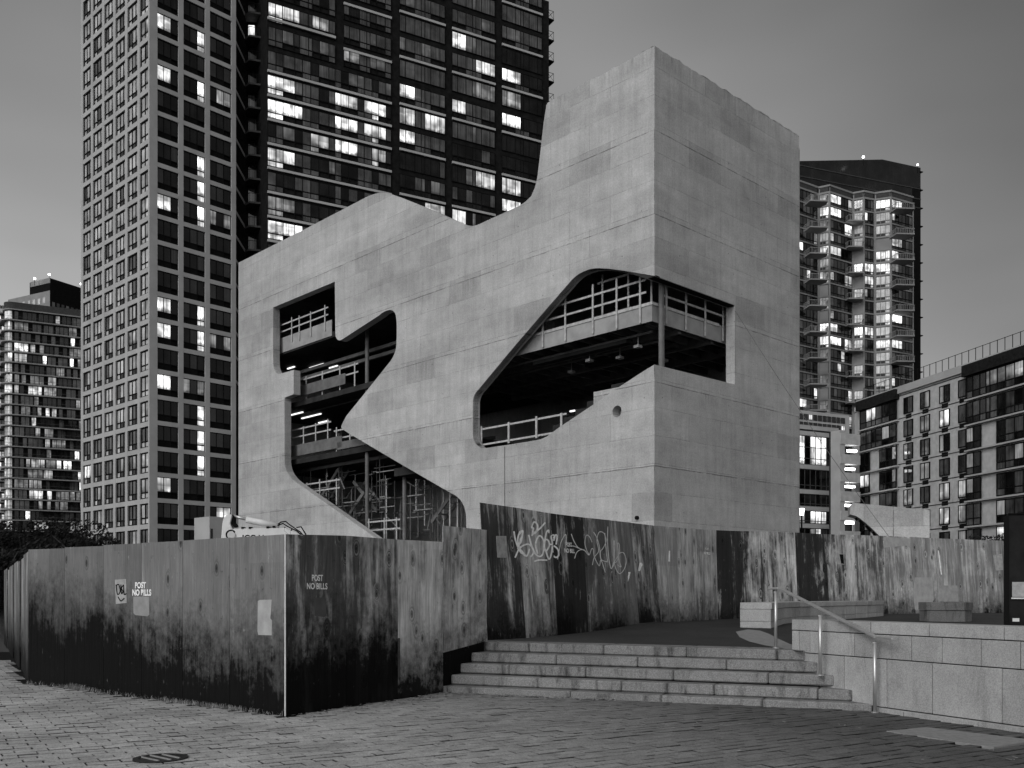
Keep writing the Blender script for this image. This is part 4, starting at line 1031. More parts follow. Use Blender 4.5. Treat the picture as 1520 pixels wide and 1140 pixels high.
# small round pipe outlet near the corner and thin cable
b = MB(); u, z = PL.uz(946.5, 768.7); c = PL.P(u, z, 0); b.tube([c+PL.n*-.02, c+PL.n*.10], .085, 12); obj('pipe_outlet', b, M['black'], lib)
ucb, zcb = PR.uz(1089, 462); cA = PR.P(ucb, zcb, .08); cB = W(1338, 822, 43); mid_ = cA.lerp(cB, .5)-V(0, 0, .25)
b = MB(); b.tube([cA, cA.lerp(cB, .25)-V(0, 0, .18), mid_, cA.lerp(cB, .75)-V(0, 0, .18), cB], .012, 5)
solo('guy_cable', b, M['colst'], cA, 'thin slack cable running down from the big opening over the right wall', 'cable')
b = MB(); uc0, zc0 = PL.uz(749.5, 663); uc1, zc1 = PL.uz(749.5, 760); b.bar(PL.P(uc0, zc0, .012), PL.P(uc0, zc1, .012), .022); obj('hanging_cord', b, M['black'], lib)
# ================================================================== WEDGE ANNEX
an = thing('concrete_annex', (17.5, 45, 0), 'small low concrete wedge with curved undercut behind the plywood at right', 'annex')
PA = Plane(1266, 45, d=(1, -.27))
prof = [(1262, 750), (1267, 746.5), (1380, 757), (1380, 830), (1345, 830), (1318, 812), (1305, 795), (1296, 786), (1286, 777), (1276, 769), (1270, 765.5), (1262, 763.5)]
q_ = U(PA, prof)
def extr(P, q, w0, w1, b):
    polys = [[Vector((u, z, 0)) for u, z in q]]; tr = tessellate_polygon(polys); n = len(q); i0 = len(b.v)
    b.v += [P.P(u, z, w0) for u, z in q]+[P.P(u, z, w1) for u, z in q]
    for t in tr: b.f.append(tuple(i0+i for i in t)); b.m.append(0); b.f.append(tuple(i0+n+i for i in reversed(t))); b.m.append(0)
    for i in range(n): b.f.append((i0+i, i0+(i+1) % n, i0+n+(i+1) % n, i0+n+i)); b.m.append(0)
b = MB(); extr(PA, q_, 0, -1.5, b); obj('wedge', b, M['conc'], an)
b = MB()
sof = U(PA, [(1270, 765.5), (1276, 769), (1286, 777), (1296, 786), (1304, 794)])
for (u0, z0), (u1, z1) in zip(sof, sof[1:]): b.quad(PA.P(u0+.05, z0-.05, -.25), PA.P(u1-.05, z1-.05, -.25), PA.P(u1-.05, z1-.05, -1.3), PA.P(u0+.05, z0-.05, -1.3))
obj('dark_soffit', b, M['black'], an, fix=False)  # dark sheet lining the curved undercut

# ================================================================== KIOSK
ki = thing('metal_kiosk', (7.0, 13.6, .76), 'tall black metal box behind the granite wall at the right edge', 'kiosk')
PK = Plane(1494, 13.6, d=(1, -.5))
kz = lambda y: EYE+(HY-y)/F*13.6
b = MB(); b.pbox(PK, 0, 1.6, .76, kz(763), -.9, 0); obj('cabinet', b, M['kiosk'], ki, bevel=.01)
b = MB(); b.pbox(PK, -.035, .03, .76, kz(766), -.05, .03); obj('corner_post', b, M['black'], ki)
b = MB(); b.pbox(PK, .07, 1.5, kz(886), kz(864), .004, .02); obj('notice_panel', b, M['paper'], ki)
b = MB(); b.pbox(PK, .06, 1.5, kz(889), kz(887), .004, .04); obj('ledge', b, M['steel'], ki)
b = MB(); b.pbox(PK, .075, .16, kz(922.5), kz(917.5), .004, .012); obj('nameplate', b, M['white'], ki)
b = MB(); b.pbox(PK, .02, 1.55, kz(764), kz(762.2), .0, .03); obj('top_rim', b, M['black'], ki)

# ================================================================== BOOM LIFT
bl = thing('boom_lift', (-8.5, 31, 0), 'white articulated boom lift arm with hoses poking above the hoarding', 'boom lift')
Zb = 31.0
def bp_(x, y, dz=0): return W(x, y, Zb+dz)
PBm = Plane(0, 0, origin=(0, Zb, 0), d=(1, 0, 0))
def outl(pts, w0, w1): b = MB(); extr(PBm, [PBm.uz(x, y) for x, y in pts], w0, w1, b); return b
obj('knuckle', outl([(330, 812), (332.5, 778), (334, 771), (338, 766), (343, 763.5), (347, 766), (344, 778), (349, 790), (349, 812)], -.2, .2), M['white'], bl, bevel=.02)
obj('boom', outl([(344, 787), (350, 785), (425, 784), (452, 796), (452, 806), (342, 812)], -.17, .17), M['white'], bl, bevel=.015)
obj('pivot', outl([(343, 766), (347, 764.5), (349, 768), (349, 776), (353, 781), (349, 783), (344, 777)], -.12, .12), M['black'], bl)
b = MB(); b.tube([bp_(347, 766), bp_(367, 771.2)], .05, 10); obj('piston_rod', b, M['rail'], bl, smooth=True)
b = MB(); b.tube([bp_(366, 771.5), bp_(414, 781)], .10, 12); obj('cylinder', b, M['white'], bl, smooth=True)
b = MB(); b.tube([bp_(343, 794, -.2), bp_(343, 794, .25)], .17, 18); obj('pivot_drum', b, M['black'], bl)
b = MB(); b.tube([bp_(343, 794, -.26), bp_(343, 794, -.2)], .12, 18); obj('drum_cap', b, M['white'], bl)
for s in ([(413, 778), (417, 775), (424, 774), (430, 779), (436, 783), (446, 790), (452, 797)], [(412, 780), (420, 777), (428, 782), (440, 788), (450, 796)], [(423, 782), (422, 788), (426, 791), (430, 795)], [(434, 785), (431, 789), (432, 797)], [(440, 783), (447, 782), (452, 790), (456, 797)]):
    b = MB(); b.tube([bp_(x, y, -.15) for x, y in s], .022, 6); obj('hose', b, M['black'], bl)
for x, y in ((362, 784.5), (373, 784.5), (399, 784), (408, 783)):
    b = MB(); b.pbox(PBm, *sorted((PBm.uz(x-1.5)[0], PBm.uz(x+1.8)[0])), PBm.uz(x, y)[1]-.02, PBm.uz(x, y)[1]+.04, -.1, .19); obj('clamp', b, M['black'], bl)
b = MB(); b.box(bp_(336, 800).x-.3, bp_(345, 800).x+.6, Zb-.5, Zb+.5, .9, W(336, 808, Zb).z); obj('riser', b, M['white'], bl)
b = MB(); b.box(bp_(330, 800).x-1, bp_(345, 800).x+2, Zb-1.1, Zb+1.1, .4, 1.2); obj('chassis', b, M['white'], bl)
for dx in (-.8, 1.9):
    for dy in (-1.15, 1.15):
        b = MB(); c = V(bp_(338, 800).x+dx, Zb+dy, .42); b.tube([c+V(0, -.15, 0), c+V(0, .15, 0)], .42, 20); obj('wheel', b, M['black'], bl)
# boom lettering, upper halves visible over the hoarding
cu = bpy.data.curves.new('t', 'FONT'); cu.body = 'JCG H'; cu.size = .26; cu.offset = .006; to = bpy.data.objects.new('t', cu); col.objects.link(to); bpy.context.view_layer.update()
me = bpy.data.meshes.new_from_object(to.evaluated_get(bpy.context.evaluated_depsgraph_get())); bpy.data.objects.remove(to)
me.transform(Matrix.Rotation(R(90), 4, 'X')); me.materials.clear(); me.materials.append(M['black'])
o = bpy.data.objects.new('lettering', me); col.objects.link(o); o.parent = bl; o.location = V(W(361.5, 800, Zb).x, Zb-.176, W(360, 803, Zb).z)-wloc(bl)

# ================================================================== LIGHT GRID TOWER
FH = 2.9; Z0 = 108.6
tw = thing('apartment_tower', (-40.1, 108.6, 0), 'tall apartment tower with pale concrete grid facade at the left', 'apartment tower')
TL = Plane(228, Z0, vp=-760, out=(-1, -1, 0)); TR = Plane(228, Z0, vp=2126, out=(1, -1, 0))
zbase = 1.62+102.5*Z0/F; NF = 24; top_z = zbase+21.7*FH+2*FH
def zf(i): return zbase+i*FH          # slab level i counted up from the beam at picture row 780
lev = list(range(-3, 24))
cb_l = [TL.uz(x)[0] for x in (226, 205.6, 187.2, 169.6, 153, 136.3, 121.5)]; cb_r = [TR.uz(x)[0] for x in (230, 268.8, 308.2, 347)]
tp_ = Panes(tw, 285)
b = MB(); b.pbox(TL, .33, cb_l[-1]-.1, 0, zf(24), -10.2, -.32); obj('core_wall', b, M['black'], tw)
for i, u in enumerate(cb_l):
    b = MB(); hw = .30 if i else .22; b.pbox(TL, u-hw+(0 if i else .2), u+hw, 0, zf(24), -.3, 0); obj('pillar', b, M['tower_conc'], tw)
for i, u in enumerate(cb_r):
    b = MB(); hw = .30; b.pbox(TR, u-hw-(.35 if i == 0 else 0), u+hw, 0, zf(24), -.3, 0.004); obj('pillar', b, M['tower_conc'], tw)
for l in lev:
    b = MB(); b.pbox(TL, cb_l[0], cb_l[-1], zf(l)-.27, zf(l)+.27, -.32, -.012); obj('beam', b, M['tower_conc'], tw)
    b = MB(); b.pbox(TR, cb_r[0], cb_r[-1], zf(l)-.25, zf(l)+.25, -.32, -.012); obj('beam', b, M['tower_conc'], tw)
litR = {0: {0: 1, 2: 1, 7: 1, 11: 1, 12: 1, 14: 1, 18: .5}, 1: {0: 2, 2: 2, 5: 2, 6: 2, 7: 2, 11: 2, 12: 2, 15: 2, 16: 2, 17: 2, 14: 3}, 2: {2: 1, 7: 3, 12: 3, 19: 1}}
litL = {(0, 0): 'lit2', (0, 2): 'lit1', (1, 1): 'lit1', (0, 6): 'lit1', (0, 7): 'lit2', (1, 7): 'lit1', (1, 6): 'lit1', (0, 8): 'lit1', (4, 3): 'lit1', (5, 17): 'lit4', (0, 11): 'lit2', (0, 12): 'lit1', (1, 12): 'lit2', (3, 17): 'lit1', (2, 17): 'lit1', (1, 17): 'lit1', (0, 17): 'lit2', (0, 18): 'lit2', (0, 15): 'lit1', (4, 9): 'lit1'}
for l in range(-2, 23):
    r = 19-l    # row counted from the top of the picture
    z0, z1 = zf(l)+.27, zf(l+1)-.27; H_ = z1-z0
    for c in range(6):
        u0, u1 = cb_l[c]+.30, cb_l[c+1]-.30
        w = obj('window', frame(TL, u0, u1, z0, z1, (.28, .64), ((0, 1, .30),), -.28, -.14, .13), M['black'], tw)
        gm = litL.get((c, r)); low = l < 4
        Wd = u1-u0; kind = c % 2
        for k_, (a, e_) in enumerate(((0, .28), (.28, .64), (.64, 1))):
            m_ = M[gm] if gm and (k_ == 1 or gm in ('lit2', 'lit4')) else (M['g_mid'] if low and random.random() < .75 else M['g_pale'] if random.random() < .86 else M['g_mid'])
            tp_.add(w, TL, u0+Wd*a+.06, u0+Wd*e_-.06, z0+H_*.34, z1-.08, -.22, m_)
        if c == 0: tp_.add(w, TL, u0+.06, u1-.06, z0+.08, z0+H_*.27, -.22, M['g_pale'])
        else:
            ga, gb = u0+.1, u0+Wd*.60
            b = MB(); b.pbox(TL, ga, gb, z0+.06, z0+H_*.27, -.30, -.20); obj('grille', b, M['grille'], w)
            tp_.add(w, TL, gb+.05, u1-.06, z0+.08, z0+H_*.27, -.22, M['g_pale'])
    for c in range(3):
        u0, u1 = cb_r[c]+.30, cb_r[c+1]-.30; z0r, z1r = zf(l)+.25, zf(l+1)-.25; H2_ = z1r-z0r; Wd = u1-u0
        w = obj('window', frame(TR, u0, u1, z0r, z1r, (.33, .66), ((0, 1, .30),), -.28, -.16, .07), M['black'], tw)
        lt = litR[c].get(r, 0)
        for k_ in range(3):
            a, e_ = k_/3, (k_+1)/3
            m_ = M['g_side'] if random.random() < .7 else M['g_dark']
            if lt == 1 and ((k_ < 2) if c < 2 else k_ > 0): m_ = M['lit4' if c == 0 else 'lit3']
            if lt == 2 and k_ == 2: m_ = M['lit4']
            if lt == 3 and k_ != 1: m_ = M['lit1']
            if lt == .5 and k_ < 2: m_ = M['lit3']
            tp_.add(w, TR, u0+Wd*a+.05, u0+Wd*e_-.05, z0r+H2_*.33, z1r-.07, -.22, m_)
        if lt == 2: tp_.add(w, TR, u0+Wd*.67+.05, u1-.05, z0r+.08, z0r+H2_*.27, -.22, M['lit3'])
        b = MB(); b.pbox(TR, u0+.07, u0+Wd*.66-.03, z0r+.07, z0r+H2_*.28, -.30, -.2); obj('spandrel', b, M['black'], w)
tp_.flush()
# small pale annex at the tower foot
b = MB(); PN = Plane(311, 96, vp=2126, out=(1, -1, 0)); zt_ = EYE+(HY-777)/F*96; b.pbox(PN, 0, 5, 0, zt_+.7, -3, 0)
sb = solo('small_outbuilding', b, M['tower_conc'], PN.P(2, 0, 0), 'small pale rendered outbuilding behind the boom lift', 'outbuilding')
b = MB(); b.pbox(PN, .1, .35, zt_-2.4, zt_-.5, .002, .02); o = obj('window', b, M['g_dark'], sb)

# ================================================================== DARK BRICK TOWER
dt = thing('dark_brick_tower', (-29.2, 116, 0), 'black brick apartment tower with pale slab strips and many lit windows', 'apartment tower')
D = Plane(397, 116, vp=3300, out=(0, -1, 0)); ud = D.uz(815.5)[0]
fh = 36*116/F; zs0 = D.uz(397, 105)[1]
def zd(n): return zs0+n*fh
b = MB(); b.pbox(D, 0, ud, 0, zd(7), -16, -.12); obj('brick_wall', b, M['brick_dark'], dt)
dp = Panes(dt, 290)
cols_ = {'A': (397, 581), 'B': (593, 661), 'C': (671, 735), 'D': (745, 805)}
U_ = lambda x: D.uz(x)[0]
def strip(x0, x1, z): b = MB(); b.pbox(D, U_(x0), U_(x1), z-.13, z+.16, -.02, .16); obj('slab_edge', b, M['strip'], dt)
def wins(x0, x1, n, half, layout):
    z0, z1 = zd(n)+.25, zd(n+1)-.35
    u0, u1 = U_(x0), U_(x1); b = frame(D, u0, u1, z0, z1, [f for f, _ in layout[:-1]], ((0, 1, .30),), -.11, .0, .07)
    w = obj('window', b, M['black'], dt); a = 0
    for (f, kind) in layout:
        pa, pb = u0+(u1-u0)*a+.05, u0+(u1-u0)*f-.05; c = D.P((pa+pb)/2, (z0+z1)/2+.3, 0); l_ = lit_at(c)
        dark_zone = PX(c)[1] > 240 and random.random() < .45
        m_ = M['lit%d' % l_] if l_ is not None else (M['g_side'] if dark_zone or random.random() < .12 else (M['lit0'] if random.random() < .22 else M['g_mid'] if random.random() < .7 else M['g_dark']))
        if kind == 'b' and l_ is None: m_ = M['g_mid']
        dp.add(w, D, pa, pb, z0+(z1-z0)*.34, z1-.08, -.05, m_)
        if kind in ('b', 'c'): dp.add(w, D, pa, pb, z0+.08, z0+(z1-z0)*.27, -.05, m_ if l_ is not None and kind == 'c' else M['g_mid'])
        else: pass
        a = f
for n in range(-9, 5):
    if n <= 0: strip(397, 581, zd(n))
    # column A
    if n <= -1 or n >= 0:
        if n < 0: wins(397, 581, n, 0, [(.065, 'c'), (.12, 'c'), (.21, 'a'), (.27, 'a'), (.335, 'b'), (.40, 'c'), (.48, 'a'), (.53, 'a'), (.58, 'b'), (.64, 'a'), (.715, 'a'), (.77, 'c'), (.835, 'b'), (.89, 'c'), (.955, 'a'), (1, 'a')])
        elif n == 0: wins(397, 581, n, 0, [(.065, 'c'), (.12, 'c'), (.21, 'a'), (.27, 'a'), (.335, 'b'), (.40, 'c'), (.48, 'a'), (.53, 'a'), (.58, 'b'), (.64, 'a'), (.715, 'a'), (.77, 'c'), (.835, 'b'), (.89, 'c'), (.955, 'a'), (1, 'a')])
        else:
            wins(398, 498, n, 0, [(.11, 'c'), (.21, 'c'), (.37, 'a'), (.46, 'a'), (.59, 'b'), (.65, 'b'), (.76, 'a'), (.9, 'a'), (1, 'b')])
            wins(510, 581, n, 0, [(.12, 'a'), (.33, 'a'), (.48, 'b'), (.55, 'b'), (.68, 'a'), (.87, 'a'), (1, 'b')])
strip(397, 498, zd(2)+.5); strip(510, 581, zd(1)+2.35*1.0); strip(510, 581, zd(3)+2.2)
def zy(x, y): return D.uz(x, y)[1]
for key, ys, (n0, n1) in (('B', (16.7, 84, 154, 221.3, 288), 0), ('C', (42, 107, 176, 241, 306), 0), ('D', (2, 66, 129, 195.6, 259), 0)) if False else []: pass
def column(key, ys, lay1):
    x0, x1 = cols_[key]; zsx = [zy(x0, y) for y in ys]; gap = (zsx[0]-zsx[-1])/(len(zsx)-1)
    allz = [zsx[0]+gap]+zsx+[zsx[-1]-gap, zsx[-1]-2*gap]
    global fh_
    for k_, z in enumerate(allz):
        strip(x0, x1, z)
        for half, (zz0, zz1) in enumerate(((z-gap*.42, z-.28), (z+.22, z+gap*.46))):
            u0, u1 = U_(x0), U_(x1)
            w = obj('window', frame(D, u0, u1, zz0, zz1, [f for f, _ in lay1[:-1]], ((0, 1, .30),) if half == 1 else (), -.11, 0, .07), M['black'], dt); a = 0
            for (f, kind) in lay1:
                pa, pb = u0+(u1-u0)*a+.04, u0+(u1-u0)*f-.04; zl_ = zz0+(zz1-zz0)*.34 if half else zz0+.08
                c = D.P((pa+pb)/2, (zl_+zz1)/2, 0); l_ = lit_at(c); y_ = PX(c)[1]
                m_ = M['lit%d' % l_] if l_ is not None else (M['g_side'] if (y_ > 215 and random.random() < .6) or (key == 'D' and y_ > 75) else M['g_mid'] if random.random() < .72 else M['lit0'])
                dp.add(w, D, pa, pb, zl_, zz1-.08, -.05, m_)
                if half and kind == 'b': dp.add(w, D, pa, pb, zz0+.08, zz0+(zz1-zz0)*.27, -.05, M['g_side'] if y_ > 215 else M['g_mid'])
                a = f
column('B', (16.7, 84, 154, 221.3, 288), [(.13, 'a'), (.33, 'a'), (.47, 'b'), (.55, 'b'), (.68, 'b'), (.88, 'a'), (1, 'a')])
column('C', (42, 107, 176, 241, 306), [(.13, 'a'), (.32, 'a'), (.47, 'b'), (.55, 'b'), (.68, 'b'), (.88, 'a'), (1, 'a')])
column('D', (2, 66, 129, 195.6, 259), [(.12, 'a'), (.33, 'a'), (.46, 'b'), (.53, 'b'), (.67, 'b'), (.88, 'a'), (1, 'a')])
dp.flush()
# right-edge balconies, and the recessed balcony bay on the left
for i in range(9):
    z = zy(815, 18+31*i)-.3; bal = MB(); bal.pbox(D, ud, ud+1.15, z-.25, z-.08, -3.2, -.6); o = obj('balcony', bal, M['brick_dark'], dt)
    b = MB()
    for u_ in (ud+.05, ud+1.1):
        for w_ in (-3.1, -.65): b.bar(D.P(u_, z-.08, w_), D.P(u_, z+1.05, w_), .05)
    for w_ in (-3.1, -.65): b.bar(D.P(ud, z+1.05, w_), D.P(ud+1.1, z+1.05, w_), .05)
    b.bar(D.P(ud+1.1, z+1.05, -3.1), D.P(ud+1.1, z+1.05, -.65), .05); b.bar(D.P(ud+.05, z+1.0, -.65), D.P(ud+1.1, z, -.65), .03); obj('balustrade', b, M['black'], o)
PV = Plane(363, 119.2, d=(1, .1)); uv = PV.uz(399)[0]
b = MB(); b.pbox(PV, -1.8, uv+.4, 0, zd(6), -6, -1.2); obj('recess_wall', b, M['brick_dark'], dt)
for n in range(-13, 5):
    z = zd(n)-.15
    # pale floor edge beside the pillar, angled balcony
    b = MB(); a0 = TR.P(cb_r[3]+.3, z+.75, -.05); a1 = PV.P(.05, z+.05, .1)
    b.bar(a0, a1, .06, .32); obj('slab_edge', b, M['tower_conc'], dt)
    b = MB(); c1 = PV.P(.05, z, .1); c2 = PV.P(.75, z, 1.0); c3 = PV.P(uv-.05, z, .6); c4 = PV.P(uv-.05, z, -1.2); c5 = PV.P(.05, z, -1.2)
    i0 = len(b.v); pl_ = [c1, c2, c3, c4, c5]; b.v += pl_+[p-V(0, 0, .22) for p in pl_]
    b.f += [(0, 1, 2, 3, 4), (9, 8, 7, 6, 5)]+[(i, (i+1) % 5, 5+(i+1) % 5, 5+i) for i in range(5)]; b.m += [0]*7
    o = obj('balcony', b, M['tower_conc'] if False else M['grille'], dt)
    b = MB(); b.bar(c2+V(0, 0, 1.0), c3+V(0, 0, 1.0), .05); b.bar(c1+V(0, 0, 1.0), c2+V(0, 0, 1.0), .05)
    for t in range(6): p = c2.lerp(c3, t/5); b.bar(p, p+V(0, 0, 1), .03)
    obj('balustrade', b, M['black'], o)
    # recess windows
    w = obj('window', frame(PV, .2, uv-.1, z+.2, z+2.45, (.33, .66), (), -1.2, -1.1, .06), M['black'], dt)
    for k_ in range(3):
        u0 = .2+(uv-.3)*k_/3; lit = (n == 2 and k_ == 0)
        inst('pane', pane_mesh(PV, (uv-.3)/3-.1, 2.1, M['lit3'] if lit else (M['g_dark'] if random.random() < .6 else M['g_mid'])), PV, u0+(uv-.3)/6, z+.27, -1.15, w)

# ================================================================== RIGHT TOWER (saw-tooth)
rt = thing('saw_tooth_tower', (70, 217, 0), 'distant apartment tower with zigzag facade, balconies and a dark glass crown', 'apartment tower')
zz = [(1170, 261), (1186, 266.5), (1215, 277), (1231.8, 273.5), (1266, 285.3), (1282.6, 282.3), (1298.4, 285.3), (1323, 281.8), (1356, 291.6)]
HT = 92.0; zp = [W(x, y, HT*F/(HY-y)) for x, y in zz]
bottom = 24.0
fl = 2.9
for s_ in range(len(zp)-1):
    a, c = zp[s_], zp[s_+1]; P = Plane(0, 0, origin=(a.x, a.y, 0), d=(c.x-a.x, c.y-a.y), out=(0, -1, 0)); Lg = (V(c.x, c.y, 0)-V(a.x, a.y, 0)).length
    pale = s_ in (2, 4, 6)
    ztop = EYE+HT
    b = MB(); b.pbox(P, 0.01, Lg-.01, 0, ztop-.0, -.6, -.2); obj('wall', b, M['far_conc'] if pale else M['black'], rt)
    b = MB(); b.pbox(P, 0, Lg, ztop-.4, ztop, -.25, .06); b.pbox(P, 0, Lg, ztop-1.9, ztop-1.5, -.25, .05)
    obj('parapet', b, M['far_conc'], rt)
    b = MB(); b.pbox(P, Lg-.22, Lg+.02, 24, ztop-1.9, -.25, .05); b.pbox(P, 0, .2, 24, ztop-1.9, -.25, .05); obj('pillar', b, M['far_conc'], rt)
    b = MB(); b.pbox(P, .3, Lg-.3, ztop-1.45, ztop-.45, -.2, -.05); obj('louvre', b, M['grille'], rt)
    for f in range(22):
        zt1 = ztop-1.9-f*fl; zt0 = zt1-fl
        if zt0 < bottom: break
        b = MB(); b.pbox(P, .2, Lg-.22, zt0-.05, zt0+.25, -.2, .03); obj('slab_edge', b, M['far_conc'], rt)
        blank = pale and (f % 2 == 1 and s_ == 2 or s_ == 4 and f % 2 == 0 or s_ == 6 and f % 4 == 3) and f > 1 and random.random() < .6
        nn = max(3, int(Lg/1.15)); cuts = [i/nn for i in range(1, nn)]
        if blank: continue
        fm = M['far_conc'] if pale else M['black']
        w = obj('window', frame(P, .25, Lg-.25, zt0+.26, zt1-.06, cuts, ((0, 1, .28),), -.18, -.08, .10), fm, rt)
        mats = []; gb = MB()
        for i in range(nn):
            u0 = .25+(Lg-.5)*i/nn+.06; u1 = .25+(Lg-.5)*(i+1)/nn-.06
            c_ = P.P((u0+u1)/2, (zt0+zt1)/2+.4, 0); l_ = lit_at(c_)
            if l_ is None and random.random() < .05: l_ = random.choice((2, 3))
            m_ = M['lit%d' % l_] if l_ is not None else (M['g_pale'] if pale else random.choice((M['g_dark'], M['g_dark'], M['g_side'], M['g_mid'])))
            if m_ not in mats: mats.append(m_)
            gb.pbox(P, u0, u1, zt0+.9+.1, zt1-.12, -.16, -.13, mats.index(m_))
            m2 = M['grille'] if (i < nn/2) else m_
            if m2 not in mats: mats.append(m2)
            gb.pbox(P, u0, u1, zt0+.3, zt0+.84, -.16, -.13, mats.index(m2))
        obj('pane', gb, mats, w)
    # balconies
    if s_ in (1, 3, 7) or s_ == 0:
        continue
def balc(cx_, side, yst, first, nb, wid=3.6):
    for i in range(nb):
        y = first+yst*i; px0 = cx_
        # platform in front of facade near px
        seg = max(k_ for k_ in range(len(zz)) if zz[k_][0] <= px0)
        Z = zp[seg].y-1.0; c = W(px0, y, Z); d = V(1, .25, 0).normalized(); n = V(.25, -1, 0).normalized()
        hw = wid/2; pts = [c-d*hw+n*1.2, c+d*hw*.7+n*1.9, c+d*(hw)+n*.2, c+d*hw*.8-n*1.8, c-d*hw*.9-n*1.8]
        b = MB(); m_ = len(pts); b.v += pts+[p-V(0, 0, .28) for p in pts]
        b.f += [tuple(range(m_)), tuple(range(2*m_-1, m_-1, -1))]+[(i_, (i_+1) % m_, m_+(i_+1) % m_, m_+i_) for i_ in range(m_)]; b.m += [0]*(m_+2)
        o = obj('balcony', b, M['far_conc'], rt)
        b = MB()
        for q0, q1 in ((pts[0], pts[1]), (pts[1], pts[2]), (pts[4], pts[0])):
            b.bar(q0+V(0, 0, 1.05), q1+V(0, 0, 1.05), .09); k_ = int((q1-q0).length/.45)+1
            for t in range(k_+1): p = q0.lerp(q1, t/k_); b.bar(p, p+V(0, 0, 1.05), .055)
        obj('balustrade', b, M['far_conc'], o)
balc(1212, 0, 38.6, 301, 9, 4.6); balc(1267, 0, 38.3, 330, 8, 4.0); balc(1340, 0, 37.6, 312, 7, 4.9)
# dark glass crown and side wall
cp = [(1170, 243), (1186, 239), (1310, 236.7), (1366.5, 249)]
PC = Plane(1166, 222, vp=4400, out=(0, -1, 0))
q_ = U(PC, cp); q_ = q_+[(q_[-1][0], 60), (q_[0][0], 60)]
b = MB(); extr(PC, q_, 0, -20, b); obj('crown', b, mat_glass('crown_glass', .006, .25, 1.35, .0), rt)
b = MB(); b.pbox(PC, PC.uz(1354)[0], PC.uz(1366.5)[0], 0, q_[3][1]-5, -18, -.1+.12); obj('side_wall', b, M['black'], rt)
b = MB()
for y0 in (246, 262, 276):
    z = PC.uz(1190, y0)[1]; b.pbox(PC, PC.uz(1186)[0], q_[3][0], z-.12, z+.12, .0, .12)
for i in range(22): u = PC.uz(1190)[0]+i*1.15; b.pbox(PC, u-.03, u+.03, 85, 92.5, 0, .05)
obj('mullions', b, M['grille'], rt)
for i in range(14):
    z = PC.uz(1366, 255+27*i)[1]; b = MB(); b.pbox(PC, q_[3][0]-.2, q_[3][0]+.6, z-.1, z+.1, -6, .2); obj('ledge', b, M['black'], rt)
def beacon(x, y, Z, r, label):
    c = W(x, y, Z); t = thing('beacon_lamp', c-V(0, 0, 2), label, 'beacon lamp', None)
    bm = bmesh.new(); bmesh.ops.create_icosphere(bm, subdivisions=2, radius=r); me = bpy.data.meshes.new('bulb'); bm.to_mesh(me); bm.free(); me.materials.append(M['tube'])
    o = bpy.data.objects.new('bulb', me); col.objects.link(o); o.parent = t; o.location = (0, 0, 2)
    b = MB(); b.bar(c-V(0, 0, 2), c-V(0, 0, r), .1); obj('stem', b, M['black'], t)
beacon(1281.5, 233, 226, .28, 'white roof beacon above the middle of the dark glass crown'); beacon(1362, 244.5, 226, .22, 'white roof beacon at the right corner of the dark glass crown')

# ================================================================== PODIUM + CAR PARK
po = thing('glass_podium_building', (40, 128, 0), 'low glazed block with tall bright windows between the concrete building and car park', 'building')
PP = Plane(1170, 128, vp=3640, out=(0, -1, 0)); ueP = PP.uz(1244.5)[0]
b = MB(); b.pbox(PP, 0, ueP, 0, PP.uz(1186, 631)[1], -10, -.25); obj('wall', b, M['black'], po)
ysl = [633, 642, 692, 729, 754, 780, 806]
for y in ysl:
    z = PP.uz(1186, y)[1]; b = MB(); b.pbox(PP, 0, ueP, z-.28, z+.28, -.25, .05); obj('slab_edge', b, M['tower_conc'], po)
b = MB(); b.pbox(PP, ueP-.15, ueP+.15, 0, PP.uz(1186, 633)[1], -.3, .08); obj('pillar', b, M['tower_conc'], po)
pp_ = Panes(po, 200)
for y0, y1 in zip(ysl, ysl[1:]):
    z1, z0 = PP.uz(1186, y0)[1]-.28, PP.uz(1186, y1)[1]+.28; nn = 9; fr_t = [(0, 1, .22)]+([(0, 1, .6)] if y1-y0 > 40 else [])
    w = obj('window', frame(PP, .05, ueP-.15, z0, z1, [i/nn for i in range(1, nn)], fr_t, -.2, -.05, .10), M['grille'], po)
    for i in range(nn):
        u0 = .05+(ueP-.2)*i/nn+.06; u1 = .05+(ueP-.2)*(i+1)/nn-.06; c_ = PP.P((u0+u1)/2, (z0+z1)/2+.2); l_ = lit_at(c_)
        pp_.add(w, PP, u0, u1, z0+.05, z1-.05, -.12, M['lit%d' % l_] if l_ is not None else random.choice((M['g_dark'], M['g_side'])))
pp_.flush()
# upper setback rows between tower and podium
PS = Plane(1170, 150, vp=3640, out=(0, -1, 0))
sbk = thing('setback_block', (50, 150, 0), 'setback upper storeys with small windows above the glazed block', 'building')
b = MB(); b.pbox(PS, 0, PS.uz(1262)[0], 0, PS.uz(1186, 608)[1], -12, -.2); obj('wall', b, M['tower_conc'], sbk)
for y in (612, 624, 638):
    z = PS.uz(1186, y)[1]
    for i in range(12):
        u0 = .4+i*.98
        if u0 > PS.uz(1258)[0]-1: break
        w = obj('window', frame(PS, u0, u0+.8, z-1.0, z-.1+.0, (.5,), (), -.19, -.12, .05), M['black'], sbk); m_ = M['lit3'] if random.random() < .16 else M['g_dark']
        inst('pane', pane_mesh(PS, .7, .8, m_), PS, u0+.4, z-.95, -.16, w)
cp_ = thing('car_park', (45, 124, 0), 'concrete car park ramp tower with glowing strip lights on each level', 'car park')
PCP = Plane(1245, 126, vp=3640, out=(0, -1, 0)); uc = PCP.uz(1276)[0]
b = MB(); b.pbox(PCP, .2, uc, 0, PCP.uz(1245, 638)[1], -1.9, -1.6); obj('back_wall', b, M['inner'], cp_)
